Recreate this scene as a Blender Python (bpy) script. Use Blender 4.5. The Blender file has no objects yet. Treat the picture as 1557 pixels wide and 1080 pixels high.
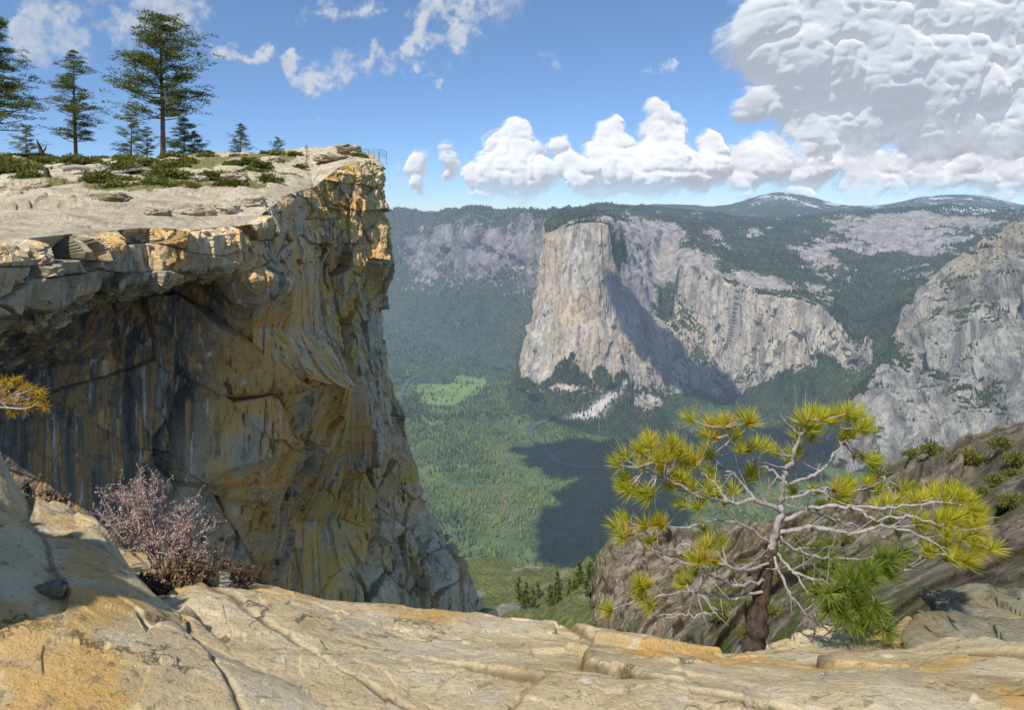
import bpy, numpy as np, math
from mathutils import Vector
R=np.random.default_rng(7)
sc=bpy.context.scene
SOCK=bpy.types.NodeSocket
SUN=np.array([-.27,-.54,.79]); SUN/=np.linalg.norm(SUN)
# ---- layout helper: image pixel column / row and a chosen depth in metres -> world point
def W(b,h,d): return np.array([(b-778.5)*d/1000,d,(335-h)*d/1000])
def to_pixel(P): return P[...,0]/P[...,1]*1000+778.5, 335-P[...,2]/P[...,1]*1000
def ss(a,b,x):
    t=np.clip((x-a)/(b-a),0,1); return t*t*(3-2*t)
# ---- noise
def _h(i,j,k,s):
    u=np.uint32
    n=i.astype(u)*u(374761393)+j.astype(u)*u(668265263)+k.astype(u)*u(2246822519)+u((s*3266489917+12345)&0xffffffff)
    n=(n^(n>>u(13)))*u(1274126177); n=(n^(n>>u(15)))*u(2654435761); n^=n>>u(16)
    return n.astype(np.float64)/4294967295.
def vn(P,s=0):
    F=np.floor(P); f=P-F; I=F.astype(np.int64); f=f*f*f*(f*(f*6-15)+10)
    r=0
    for a in (0,1):
        wa=f[...,0] if a else 1-f[...,0]
        for b in (0,1):
            wb=f[...,1] if b else 1-f[...,1]
            for c in (0,1):
                wc=f[...,2] if c else 1-f[...,2]
                r=r+wa*wb*wc*_h(I[...,0]+a,I[...,1]+b,I[...,2]+c,s)
    return r*2-1
def fbm(P,o=5,s=0,g=.5):
    r=0;a=1;t=0
    for q in range(o):
        r=r+a*vn(P*2.03**q+q*17.3,s+q);t+=a;a*=g
    return r/t*1.5
def ridged(P,o=4,s=0,g=.5):
    r=0;a=1;t=0
    for q in range(o):
        r=r+a*(1-2*np.abs(vn(P*2.03**q+q*9.1,s+q)));t+=a;a*=g
    return r/t
def cells(P,s=0,off=False):
    F=np.floor(P).astype(np.int64); f1=np.full(P.shape[:-1],9.);f2=f1.copy();idv=f1.copy();O=np.zeros(P.shape)
    for a in (-1,0,1):
        for b in (-1,0,1):
            for c in (-1,0,1):
                I=F[...,0]+a;J=F[...,1]+b;K=F[...,2]+c
                dx=I+_h(I,J,K,s)-P[...,0];dy=J+_h(I,J,K,s+1)-P[...,1];dz=K+_h(I,J,K,s+2)-P[...,2]
                d=dx*dx+dy*dy+dz*dz; v=_h(I,J,K,s+3)
                n=d<f1
                f2=np.where(n,f1,np.minimum(f2,d)); idv=np.where(n,v,idv); f1=np.where(n,d,f1)
                if off: O[n]=np.stack([dx,dy,dz],-1)[n]
    if off: return np.sqrt(f1),np.sqrt(f2),idv,O
    return np.sqrt(f1),np.sqrt(f2),idv
def blur(a,n=1):
    for _ in range(n):
        a=np.concatenate([a[:1],a,a[-1:]],0);a=(a[:-2]+2*a[1:-1]+a[2:])/4
        a=np.concatenate([a[:,:1],a,a[:,-1:]],1);a=(a[:,:-2]+2*a[:,1:-1]+a[:,2:])/4
    return a
def facet(P,scl,s,a,t,warp=.25,bl=0):
    """fractured-rock displacement: every joint block has its own offset and its own tilted plane"""
    Q=P*np.array(scl)
    if warp: Q=Q+warp*fbm(Q*.8,3,s)[...,None]
    f1,f2,i,O=cells(Q,s+50,True)
    r=[np.modf(i*k)[0]*2-1 for k in (37.7,91.3,151.9)]
    return blur(a*(i-.5)+t*(O[...,0]*r[0]+O[...,1]*r[1]+O[...,2]*r[2]),bl),f2-f1,i
# ---- meshes
def mk(name,V,Fc,mat,attrs=None,smooth=False,parent=None):
    V=np.ascontiguousarray(V,dtype=np.float32).reshape(-1,3);Fc=np.asarray(Fc,dtype=np.int32);k=Fc.shape[1];m=len(Fc)
    me=bpy.data.meshes.new(name)
    me.vertices.add(len(V));me.vertices.foreach_set('co',V.ravel())
    me.loops.add(m*k);me.loops.foreach_set('vertex_index',Fc.ravel())
    me.polygons.add(m);me.polygons.foreach_set('loop_start',np.arange(m,dtype=np.int32)*k)
    me.polygons.foreach_set('use_smooth',np.full(m,smooth,dtype=bool))
    for a,v in (attrs or {}).items():
        at=me.attributes.new(a,'FLOAT','POINT');at.data.foreach_set('value',np.ascontiguousarray(v,dtype=np.float32).ravel())
    me.update(calc_edges=True)
    if mat: me.materials.append(mat)
    o=bpy.data.objects.new(name,me);sc.collection.objects.link(o)
    if parent: o.parent=parent
    return o
def empty(name,loc):
    o=bpy.data.objects.new(name,None);o.location=loc;o.empty_display_size=.2;sc.collection.objects.link(o);return o
def tag(o,label,cat,kind=None,group=None):
    o['label']=label;o['category']=cat
    if kind:o['kind']=kind
    if group:o['group']=group
    return o
def gridfaces(nv,nu):
    i=np.arange(nv*nu).reshape(nv,nu)
    return np.stack([i[:-1,:-1],i[:-1,1:],i[1:,1:],i[1:,:-1]],-1).reshape(-1,4)
def cr(C,t,ten=.8):
    n=len(C);i=np.clip(np.floor(t).astype(int),0,n-2);f=t-i
    p1=C[i];p2=C[i+1];p0=C[np.maximum(i-1,0)];p3=C[np.minimum(i+2,n-1)]
    m1=(p2-p0)*.5*ten;m2=(p3-p1)*.5*ten
    f=f.reshape((-1,)+(1,)*(C.ndim-1))
    return (2*f**3-3*f**2+1)*p1+(f**3-2*f**2+f)*m1+(-2*f**3+3*f**2)*p2+(f**3-f**2)*m2
def lin(C,t):
    n=len(C);i=np.clip(np.floor(t).astype(int),0,n-2);f=(t-i).reshape((-1,)+(1,)*(C.ndim-1));return C[i]*(1-f)+C[i+1]*f
def par(L,n):
    c=np.concatenate([[0],np.cumsum(L)]);return np.interp(np.linspace(0,c[-1],n),c,np.arange(len(c)))
def loft(rows,nu,nv,ten=.8,sharp=0.):
    C=np.array([[W(*p) for p in r] for r in rows])
    dist=np.linalg.norm(C,axis=2)
    Lu=(np.linalg.norm(np.diff(C,axis=1),axis=2)/(.5*(dist[:,1:]+dist[:,:-1]))).mean(0)+.004
    Lv=(np.linalg.norm(np.diff(C,axis=0),axis=2)/(.5*(dist[1:]+dist[:-1]))).mean(1)+.004
    tv=par(Lv,nv);tu=par(Lu,nu)
    P=cr(C,tv,ten);P=np.swapaxes(cr(np.swapaxes(P,0,1),tu,ten),0,1)
    if sharp:
        Pl=lin(C,tv);Pl=np.swapaxes(lin(np.swapaxes(Pl,0,1),tu),0,1);P=P*(1-sharp)+Pl*sharp
    return P,tv[:,None]+0*tu[None,:],tu[None,:]+0*tv[:,None]
def nrm(P):
    n=np.cross(np.gradient(P,axis=1),np.gradient(P,axis=0));n/=np.linalg.norm(n,axis=2,keepdims=True)+1e-12
    if (n*-P).sum()<0:n=-n
    return n
def snrm(P,k=25,z=1.):
    n=blur(nrm(P),k);n[...,2]*=z;return n/(np.linalg.norm(n,axis=2,keepdims=True)+1e-9)
def tube(A,pts,rad,k=6):
    pts=np.asarray(pts,float);rad=np.asarray(rad,float);n=len(pts)
    t=np.gradient(pts,axis=0);t/=np.linalg.norm(t,axis=1,keepdims=True)+1e-9
    ref=np.where(np.abs(t[:,2:3])>.9,np.array([[1.,0,0]]),np.array([[0,0,1.]]))
    if n>1: ref[:]=ref[0]
    a=np.cross(t,ref);a/=np.linalg.norm(a,axis=1,keepdims=True)+1e-9;b=np.cross(t,a)
    an=np.arange(k)*2*np.pi/k
    V=pts[:,None]+rad[:,None,None]*(a[:,None]*np.cos(an)[None,:,None]+b[:,None]*np.sin(an)[None,:,None])
    i=np.arange(n*k).reshape(n,k);j=np.roll(i,-1,1)
    F=np.concatenate([np.stack([i[:-1],j[:-1],j[1:]],-1).reshape(-1,3),np.stack([i[:-1],j[1:],i[1:]],-1).reshape(-1,3)])
    A.add(V.reshape(-1,3),F)
class Acc:
    def __init__(s): s.V=[];s.F=[];s.T=[];s.n=0
    def add(s,V,F,T=None):
        s.V.append(V);s.F.append(F+s.n);s.T.append(np.zeros(len(V)) if T is None else T);s.n+=len(V)
    def make(s,name,mat,off=None,smooth=False,parent=None):
        V=np.concatenate(s.V)
        if off is not None:V=V-np.asarray(off)
        return mk(name,V,np.concatenate(s.F),mat,{'tint':np.concatenate(s.T)},smooth,parent)
def blades(A,c,d,L,w,rng,tint=None):
    n=len(c);d=d/(np.linalg.norm(d,axis=1,keepdims=True)+1e-9)
    s=np.cross(d,rng.normal(size=(n,3)));s/=np.linalg.norm(s,axis=1,keepdims=True)+1e-9
    L=np.broadcast_to(L,(n,))[:,None];w=np.broadcast_to(w,(n,))[:,None]
    V=np.stack([c-s*w/2,c+s*w/2,c+d*L],1).reshape(-1,3)
    if tint is None:tint=rng.random(n)
    A.add(V,np.arange(3*n).reshape(n,3),np.repeat(tint,3))
# ---- materials
class G:
    def __init__(s,name):
        s.m=bpy.data.materials.new(name);s.m.use_nodes=True;s.t=s.m.node_tree;s.t.nodes.clear()
        s.P=s.n('ShaderNodeNewGeometry')
    def n(s,ty,ins=None,out=0,**p):
        nd=s.t.nodes.new(ty)
        for k,v in p.items(): setattr(nd,k,v)
        for k,v in (ins or {}).items():
            so=nd.inputs[k]
            if isinstance(v,SOCK): s.t.links.new(v,so)
            else:
                if isinstance(v,tuple) and len(v)==3 and hasattr(so.default_value,'__len__') and len(so.default_value)==4: v=v+(1,)
                so.default_value=v
        return nd.outputs[out]
    def sv(s,v,k): return s.n('ShaderNodeVectorMath',{0:v,1:k},operation='MULTIPLY')
    def noise(s,v,sc_=1,det=5,ro=.55,di=0.): return s.n('ShaderNodeTexNoise',{'Vector':v,'Scale':float(sc_),'Detail':float(det),'Roughness':ro,'Distortion':float(di)})
    def ma(s,op,a,b=0.,cl=False): return s.n('ShaderNodeMath',{0:a,1:b},operation=op,use_clamp=cl)
    def mix(s,f,a,b,bt='MIX'): return s.n('ShaderNodeMix',{0:f,6:a,7:b},out=2,data_type='RGBA',blend_type=bt)
    def attr(s,nm): return s.n('ShaderNodeAttribute',out=2,attribute_name=nm)
    def st(s,x,a,b): 
        return s.n('ShaderNodeMapRange',{'Value':x,'From Min':a,'From Max':b,'To Min':0.,'To Max':1.},interpolation_type='SMOOTHSTEP')
    def ramp(s,f,stops):
        nd=s.t.nodes.new('ShaderNodeValToRGB');s.t.links.new(f,nd.inputs[0]);e=nd.color_ramp.elements
        while len(e)<len(stops): e.new(.5)
        for q,(p,c) in enumerate(stops): e[q].position=p;e[q].color=tuple(c)+(1,)
        return nd.outputs[0]
    def bump(s,h,st,dist,nr=None):
        i={'Height':h,'Strength':st,'Distance':dist}
        if nr is not None:i['Normal']=nr
        return s.n('ShaderNodeBump',i)
    def fin(s,col,rough=.9,nr=None,haze=0,trans=0.,hcol=(.36,.48,.69)):
        i={'Base Color':col,'Roughness':rough,'Specular IOR Level':.15}
        if nr is not None:i['Normal']=nr
        sh=s.n('ShaderNodeBsdfPrincipled',i)
        if trans: 
            tr=s.n('ShaderNodeBsdfTranslucent',{'Color':col});sh=s.n('ShaderNodeMixShader',{0:trans,1:sh,2:tr})
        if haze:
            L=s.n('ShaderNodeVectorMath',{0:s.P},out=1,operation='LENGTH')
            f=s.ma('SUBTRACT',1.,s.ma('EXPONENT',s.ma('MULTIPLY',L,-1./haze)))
            em=s.n('ShaderNodeEmission',{'Color':hcol,'Strength':.8});sh=s.n('ShaderNodeMixShader',{0:f,1:sh,2:em})  # aerial haze painted as a glow, blended in by distance from the origin
        s._out(sh);return s.m
    def _out(s,sh):
        o=s.t.nodes.new('ShaderNodeOutputMaterial');s.t.links.new(sh,o.inputs[0])
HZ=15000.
VEG=[(.3,(.024,.038,.015)),(.5,(.048,.072,.024)),(.7,(.09,.115,.04))]
def far_mat():
    g=G('far_terrain');v=g.attr('veg');sn=g.attr('snow')
    n1=g.noise(g.sv(g.P,(.014,.014,.006)),1,7,.68);n2=g.noise(g.P,.025,6,.7);n3=g.noise(g.P,.0022,3)
    rock=g.ramp(n1,[(.25,(.11,.105,.10)),(.42,(.25,.23,.215)),(.55,(.40,.37,.33)),(.75,(.55,.51,.45))])
    rock=g.mix(g.ma('MULTIPLY',g.st(n3,.5,.68),.5),rock,(.33,.27,.21))
    veg=g.ramp(n2,VEG)
    f=g.st(g.ma('ADD',v,g.ma('MULTIPLY',g.ma('SUBTRACT',n2,.5),2.2)),.42,.56)
    c=g.mix(f,rock,veg);c=g.mix(g.st(g.ma('ADD',sn,g.ma('MULTIPLY',g.ma('SUBTRACT',n2,.5),2.4)),.5,.6),c,(.85,.87,.9))
    nr=g.bump(g.noise(g.sv(g.P,(.03,.03,.015)),1,7,.7),1.,16.)
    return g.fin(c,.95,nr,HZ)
FAR=far_mat()
def cap_mat(name='big_wall_granite',k=1.,cool=0.):
    g=G(name);v=g.attr('veg');wa=g.attr('warm')
    a=g.noise(g.sv(g.P,(.013,.013,.0012)),1,8,.66,.4);b=g.noise(g.sv(g.P,(.05,.05,.0045)),1,7,.66);n3=g.noise(g.P,.0035,5,.6)
    n2=g.noise(g.P,.025,6,.7)
    def q(c): return (c[0]*k*(1-cool*.1),c[1]*k,c[2]*k*(1+cool*.1))
    c=g.ramp(a,[(.30,q((.15,.14,.13))),(.43,q((.34,.30,.26))),(.53,q((.55,.49,.40))),(.68,q((.72,.65,.53)))])
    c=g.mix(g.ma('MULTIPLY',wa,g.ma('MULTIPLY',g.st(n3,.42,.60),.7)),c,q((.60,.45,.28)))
    c=g.mix(g.ma('MULTIPLY',g.st(b,.50,.62),.6),c,q((.15,.14,.135)))
    c=g.mix(g.ma('MULTIPLY',g.st(g.noise(g.P,.03,5,.65),.55,.65),.4),c,q((.15,.148,.145)))
    f=g.st(g.ma('ADD',v,g.ma('MULTIPLY',g.ma('SUBTRACT',n2,.5),1.4)),.42,.56)
    c=g.mix(f,c,g.ramp(n2,VEG))
    c=g.mix(g.attr('fan'),c,(.66,.62,.56))
    nr=g.bump(g.noise(g.sv(g.P,(.030,.030,.009)),1,7,.68),1.,24.)
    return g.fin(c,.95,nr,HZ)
CAP=cap_mat();RDG=cap_mat('ridge_granite',.74,.8)
def floor_mat():
    g=G('valley_ground');md=g.attr('meadow')
    n=g.noise(g.P,.01,6,.6);n2=g.noise(g.P,.0025,4)
    c=g.ramp(n,[(.3,(.045,.07,.02)),(.5,(.085,.13,.034)),(.65,(.14,.18,.05)),(.8,(.22,.19,.10))])
    m=g.ramp(g.noise(g.P,.006,4),[(.35,(.125,.20,.05)),(.6,(.20,.29,.08))])
    m=g.mix(g.st(n2,.60,.7),m,(.33,.30,.19))
    c=g.mix(g.st(g.ma('ADD',md,g.ma('MULTIPLY',g.ma('SUBTRACT',n,.5),.9)),.35,.7),c,m)
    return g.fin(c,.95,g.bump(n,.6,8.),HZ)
def foliage_mat(name,stops,haze=0,trans=.25):
    g=G(name);return g.fin(g.ramp(g.attr('tint'),stops),.8,None,haze,trans)
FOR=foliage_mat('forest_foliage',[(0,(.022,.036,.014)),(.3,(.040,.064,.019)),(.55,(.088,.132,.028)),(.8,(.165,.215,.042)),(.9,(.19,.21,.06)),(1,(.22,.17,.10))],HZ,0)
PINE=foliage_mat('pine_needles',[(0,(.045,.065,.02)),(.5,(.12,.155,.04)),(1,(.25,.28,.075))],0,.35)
GOLD=foliage_mat('golden_needles',[(0,(.18,.21,.02)),(.4,(.48,.48,.035)),(.8,(.78,.70,.08)),(1,(.65,.38,.06))],0,.5)
ORNG=foliage_mat('amber_needles',[(0,(.30,.20,.02)),(.5,(.70,.46,.04)),(1,(.80,.58,.08))],0,.5)
MANZ=foliage_mat('manzanita_leaves',[(0,(.08,.095,.02)),(.5,(.19,.20,.045)),(1,(.34,.32,.08))],0,.3)
DRY=foliage_mat('dry_shrub_leaves',[(0,(.24,.16,.13)),(.5,(.46,.33,.28)),(1,(.64,.50,.44))],0,.25)
BRN=foliage_mat('dead_brown_twigs',[(0,(.09,.055,.035)),(.6,(.20,.13,.08)),(1,(.34,.25,.15))],0,.1)
def bark_mat(name,a,b,sc_):
    g=G(name);n=g.noise(g.sv(g.P,(1,1,.35)),sc_,7,.72)
    return g.fin(g.ramp(n,[(.35,a),(.65,b)]),.95,g.bump(n,1.,.6/sc_))
BARK=bark_mat('pine_bark',(.07,.035,.025),(.25,.14,.085),6)
BARKG=bark_mat('weathered_bark',(.24,.20,.185),(.56,.52,.49),30)
BARKT=bark_mat('old_trunk_bark',(.03,.022,.018),(.17,.125,.10),26)
def cliff_mat():
    g=G('cliff_granite');dk=g.attr('dark');li=g.attr('lich');wm=g.attr('warm');ck=g.attr('crack')
    a=g.noise(g.P,.30,8,.62);st=g.noise(g.sv(g.P,(.8,.8,.05)),1,8,.64,.3);st2=g.noise(g.sv(g.P,(1.9,1.9,.09)),1,7,.64,.2);st3=g.noise(g.sv(g.P,(1.2,1.2,.07)),1.3,6,.6,.2)
    b=g.noise(g.P,1.8,8,.7);gt=g.st(g.noise(g.P,.16,4),.42,.54)
    c=g.ramp(a,[(.3,(.38,.31,.215)),(.45,(.60,.50,.34)),(.56,(.76,.64,.44)),(.75,(.82,.75,.58))])
    c=g.mix(g.ma('MULTIPLY',wm,g.st(a,.40,.54)),c,(.80,.46,.15))
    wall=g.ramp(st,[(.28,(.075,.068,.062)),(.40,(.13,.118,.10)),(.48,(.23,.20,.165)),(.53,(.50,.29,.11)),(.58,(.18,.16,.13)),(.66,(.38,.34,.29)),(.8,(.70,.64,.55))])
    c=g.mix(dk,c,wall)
    c=g.mix(g.ma('MULTIPLY',g.st(st3,.58,.63),.75),c,(.74,.43,.14))
    c=g.mix(g.ma('MULTIPLY',g.ma('MULTIPLY',g.st(st2,.54,.61),.8),gt),c,(.08,.072,.062))
    c=g.mix(g.ma('MULTIPLY',g.st(st2,.42,.36),.7),c,(.81,.75,.63))
    c=g.mix(g.ma('MULTIPLY',g.st(b,.57,.64),.5),c,(.15,.13,.10))
    c=g.mix(g.ma('MULTIPLY',li,g.st(g.noise(g.P,1.3,8,.72),.50,.57)),c,(.54,.46,.05))
    c=g.mix(g.ma('MULTIPLY',ck,.6),c,(.05,.045,.035))
    h=g.noise(g.P,1.1,11,.66)
    return g.fin(c,.9,g.bump(h,.7,.2))
CLF=cliff_mat()
def top_mat():
    g=G('plateau_granite');v=g.attr('veg');n=g.noise(g.P,.5,9,.68);b=g.noise(g.P,3.,7,.72)
    c=g.ramp(n,[(.3,(.36,.295,.20)),(.5,(.58,.49,.35)),(.7,(.70,.62,.48))])
    c=g.mix(g.ma('MULTIPLY',g.st(b,.55,.62),.65),c,(.20,.18,.14))
    c=g.mix(g.ma('MULTIPLY',g.st(g.noise(g.P,1.2,7,.7),.56,.63),.5),c,(.34,.30,.25))
    so=g.ramp(b,[(.35,(.12,.13,.04)),(.5,(.20,.19,.07)),(.65,(.34,.28,.15))])
    c=g.mix(g.st(g.ma('ADD',v,g.ma('MULTIPLY',g.ma('SUBTRACT',n,.5),1.)),.42,.56),c,so)
    return g.fin(c,.92,g.bump(g.ma('ADD',n,g.ma('MULTIPLY',b,.4)),.9,.5))
TOP=top_mat()
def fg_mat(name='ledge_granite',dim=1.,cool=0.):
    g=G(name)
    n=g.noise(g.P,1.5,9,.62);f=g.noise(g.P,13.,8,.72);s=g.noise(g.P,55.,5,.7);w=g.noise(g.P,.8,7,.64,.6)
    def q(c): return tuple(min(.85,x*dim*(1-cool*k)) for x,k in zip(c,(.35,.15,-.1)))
    c=g.ramp(n,[(.28,q((.42,.315,.165))),(.42,q((.66,.515,.29))),(.56,q((.81,.67,.41))),(.75,q((.85,.77,.57)))])
    c=g.mix(g.ma('MULTIPLY',g.st(w,.50,.59),.75*(1-cool)),c,q((.78,.46,.12)))
    c=g.mix(g.ma('MULTIPLY',g.st(g.noise(g.P,2.4,8,.7),.55,.62),.35),c,q((.48,.44,.35)))
    c=g.mix(g.ma('MULTIPLY',g.st(f,.56,.63),.65),c,q((.24,.195,.14)))
    c=g.mix(g.ma('MULTIPLY',g.st(s,.57,.66),.55),c,q((.12,.10,.08)))
    c=g.mix(g.ma('MULTIPLY',g.st(g.noise(g.P,5.5,8,.74),.57,.64),.55),c,q((.84,.79,.66)))
    cv=g.n('ShaderNodeTexVoronoi',{'Vector':g.n('ShaderNodeVectorMath',{0:g.sv(g.P,(.55,.9,1.)),1:g.sv(g.n('ShaderNodeTexNoise',{'Vector':g.P,'Scale':2.2,'Detail':8.,'Roughness':.65},out=1),(.7,.7,.7))},operation='ADD'),'Scale':1.2},feature='DISTANCE_TO_EDGE')
    cl=g.ma('MULTIPLY',g.st(cv,.014,.0),g.st(g.noise(g.P,2.,5),.48,.58))
    ck=g.ma('MAXIMUM',g.ma('MULTIPLY',g.attr('crack'),g.st(g.noise(g.P,4.,5),.30,.45)),cl)
    c=g.mix(g.ma('MULTIPLY',ck,.7),c,(.10,.075,.045))
    h=g.ma('SUBTRACT',g.ma('ADD',g.noise(g.P,5.,13,.72),g.ma('MULTIPLY',g.noise(g.P,36.,6,.7),.2)),g.ma('MULTIPLY',cl,.25))
    return g.fin(c,.88,g.bump(h,.9,.07))
FG=fg_mat();FGD=fg_mat('shaded_lichen_granite',.48,.5);FGM=fg_mat('half_shaded_block_granite',.72,.35)  # FGD, FGM: ledge granite dimmed and cooled, shade painted into the grey rock
def hill_mat():
    g=G('hillside_rock');n=g.noise(g.P,.35,9,.68);b=g.noise(g.P,2.,8,.74)
    c=g.ramp(n,[(.3,(.10,.082,.06)),(.45,(.21,.175,.13)),(.55,(.36,.30,.23)),(.72,(.54,.48,.39))])
    c=g.mix(g.ma('MULTIPLY',g.st(g.noise(g.P,.2,5),.54,.64),.4),c,(.38,.25,.13))
    c=g.mix(g.ma('MULTIPLY',g.st(b,.52,.61),.7),c,(.07,.06,.05))
    c=g.mix(g.ma('MULTIPLY',g.attr('veg'),g.st(g.noise(g.P,1.1,6),.47,.55)),c,(.13,.15,.04))
    c=g.mix(g.ma('MULTIPLY',g.attr('crack'),.6),c,(.03,.027,.02))
    return g.fin(c,.92,g.bump(g.ma('ADD',n,g.ma('MULTIPLY',b,.5)),1.,.5))
HIL=hill_mat()
def plain(name,c,r=.6,me=0.):
    g=G(name);s=g.n('ShaderNodeBsdfPrincipled',{'Base Color':g.mix(g.noise(g.P,5,4),c,tuple(x*.6 for x in c)),'Roughness':r,'Metallic':me});g._out(s);return g.m

# ================= FAR TERRAIN =================
def forest_pts(P,w,n,rng):
    a=P[1:,1:]-P[:-1,:-1];b=P[1:,:-1]-P[:-1,1:]
    ar=np.linalg.norm(np.cross(a,b),axis=2)/2
    wt=(ar*w[:-1,:-1]/np.maximum(P[:-1,:-1,1],500)**.8).ravel();wt/=wt.sum()
    k=rng.choice(len(wt),n,p=wt);i,j=np.divmod(k,P.shape[1]-1);u=rng.random((n,1));v=rng.random((n,1))
    return P[i,j]*(1-u)*(1-v)+P[i,j+1]*u*(1-v)+P[i+1,j]*(1-u)*v+P[i+1,j+1]*u*v
def cones(pts,hmin,hmax,rng,rr=.2,tb=.35):
    n=len(pts);k=6;H=rng.uniform(hmin,hmax,n)*(.75+.5*ss(-.4,.5,fbm(pts*.01,2,5)));a=rng.random(n)*7
    an=a[:,None]+np.arange(k)*2*np.pi/k
    r=H[:,None]*rr*rng.uniform(.6,1.25,(n,k))
    ring=np.stack([pts[:,None,0]+r*np.cos(an),pts[:,None,1]+r*np.sin(an),pts[:,None,2]+H[:,None]*rng.uniform(.05,.35,(n,k))],-1)
    low=pts[:,None,:]+np.array([0,0,-2.]);top=(pts+np.stack([0*H,0*H,H],1))[:,None]
    V=np.concatenate([top,ring,low],1)
    b=np.arange(n)[:,None]*(k+2);q=np.arange(k);q2=(q+1)%k
    F=np.concatenate([np.stack([b+0*q,b+1+q,b+1+q2],-1),np.stack([b+k+1+0*q,b+1+q2,b+1+q],-1)],1).reshape(-1,3)
    t=np.clip(tb+.45*fbm(pts*.004,5,9,.6)+rng.normal(0,.11,n),0,1)
    return V.reshape(-1,3),F,np.repeat(t,k+2)
FP=[]
def addforest(P,w,n,h0,h1,rr=.2,tb=.35):
    rng=np.random.default_rng(len(FP)+11);q=forest_pts(P,w,n,rng);FP.append(cones(q,h0,h1,rng,rr,tb(q) if callable(tb) else tb))
rim=[(838,352,4600),(830,354,4000),(880,339,3700),(925,342,3680),(938,420,3740),(1010,488,3950),(1035,402,4300),(1090,417,4150),(1160,440,3950),(1215,450,3700),(1262,472,3500),(1305,520,3400),(1400,440,3600),(1600,400,3700)]
D=[rim,
[(830,400,4580),(828,400,3960),(868,400,3640),(910,400,3600),(940,455,3680),(1015,515,3900),(1045,450,4250),(1095,470,4100),(1155,480,3920),(1215,482,3680),(1265,492,3480),(1312,540,3380),(1400,480,3500),(1600,440,3600)],
[(815,450,4560),(821,465,3900),(857,470,3600),(903,470,3540),(945,500,3620),(1020,548,3850),(1060,500,4150),(1100,530,4050),(1155,522,3880),(1215,510,3650),(1268,515,3450),(1315,560,3350),(1400,520,3400),(1600,480,3500)],
[(803,515,4500),(793,570,3750),(846,568,3480),(905,560,3420),(955,572,3500),(1030,602,3760),(1080,600,3900),(1110,600,3900),(1160,590,3780),(1215,553,3600),(1270,545,3400),(1320,580,3250),(1400,560,3300),(1600,520,3400)],
[(790,545,4450),(788,592,3850),(845,602,3450),(895,605,3380),(950,615,3400),(1030,628,3600),(1085,629,3650),(1120,632,3600),(1165,629,3500),(1225,617,3350),(1280,612,3150),(1330,640,3000),(1400,640,3000),(1600,620,3000)],
[(770,580,4320),(775,622,3700),(840,645,3420),(890,657,3290),(950,664,3220),(1030,660,3260),(1085,665,3210),(1120,670,3160),(1170,680,3070),(1230,692,2970),(1290,705,2860),(1345,725,2720),(1400,745,2580),(1600,760,2490)]]
P,tv,tu=loft(D,1000,400,.7,.25);N=nrm(P)
cliffy=1-ss(2.7,3.6,tv)
fa,e1,i1=facet(P,(1/230,1/230,1/900),900,60,55,.2);fb,e2,i2=facet(P,(1/70,1/70,1/300),910,20,24,.2);fc,e3,i3=facet(P,(1/26,1/26,1/60),920,5,5,.2)
k=np.array([1/170,1/170,1/1500]);soft_=ss(8.,4.5,tu)
d=(fbm(P*k,5,3)*30+fa*(1.1-.6*soft_)+fb*(1.3-.7*soft_)+fc)*cliffy+fbm(P*np.array([1/45,1/45,1/260]),4,8)*6*cliffy+fbm(P/180,6,4)*(60*(1-cliffy)+8)+ridged(P/90,3,6)*14*(1-cliffy)
ed=ss(0,.35,tv)*ss(5,4.6,tv)
P=P+N*(d*(.15+.85*ed))[...,None]
b,h=to_pixel(P);N2=nrm(P)
fn=fbm(P/140,5,31)
veg=ss(2.9,3.25,tv+.35*fn)*.9
veg=np.maximum(veg,ss(.45,.75,N2[...,2]+.3*fn)*ss(960,1000,b)*.8)
veg=np.maximum(veg,ss(1285,1325,b+30*fn)*.8)
fan=np.exp(-(((b-925+(h-605)*1.25+6*fn)/(6+.22*(h-575)))**2))*ss(574,584,h)*ss(642,632,h)
veg=veg*(1-.6*np.exp(-((b-985)/42)**2-((h-612)/20)**2))
veg=veg*(1-.5*np.exp(-((b-860)/80)**2-((h-592)/14)**2))
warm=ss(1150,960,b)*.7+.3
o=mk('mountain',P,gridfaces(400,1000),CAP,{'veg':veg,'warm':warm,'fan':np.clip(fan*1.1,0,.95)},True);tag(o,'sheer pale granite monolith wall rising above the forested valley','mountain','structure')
addforest(P,(veg>.5)*(1-fan),24000,11,24,.2,.24)
C=[rim,
[(845,343,5000),(852,337,4300),(885,333,4200),(932,335,4200),(962,368,4300),(1000,400,4500),(1045,372,4700),(1100,392,4600),(1165,408,4500),(1220,418,4300),(1275,432,4200),(1330,440,4200),(1400,405,4300),(1600,360,4400)],
[(850,334,6000),(870,331,5500),(900,329,5500),(945,330,5500),(985,338,5400),(1015,346,5400),(1060,346,5600),(1110,352,5600),(1170,362,5500),(1225,366,5400),(1285,372,5300),(1340,372,5300),(1410,362,5300),(1600,338,5300)],
[(850,323,8000),(880,322,7500),(920,320,7500),(960,321,7500),(1000,323,7500),(1030,324,7500),(1070,326,7400),(1120,329,7300),(1180,331,7200),(1235,330,7200),(1290,326,7000),(1350,318,7000),(1420,313,7000),(1600,320,7000)],
[(850,340,9000),(880,340,9000),(920,340,9000),(960,340,9000),(1000,340,9000),(1030,340,9000),(1070,340,9000),(1120,340,9000),(1180,340,9000),(1235,340,9000),(1290,340,9000),(1350,340,9000),(1420,340,9000),(1600,340,9000)]]
P,tv,tu=loft(C,800,300,.6);N=nrm(P);e=ss(0,.4,tv)
fa,_,_=facet(P,(1/120,1/120,1/120),930,24,24,.3)
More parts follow.
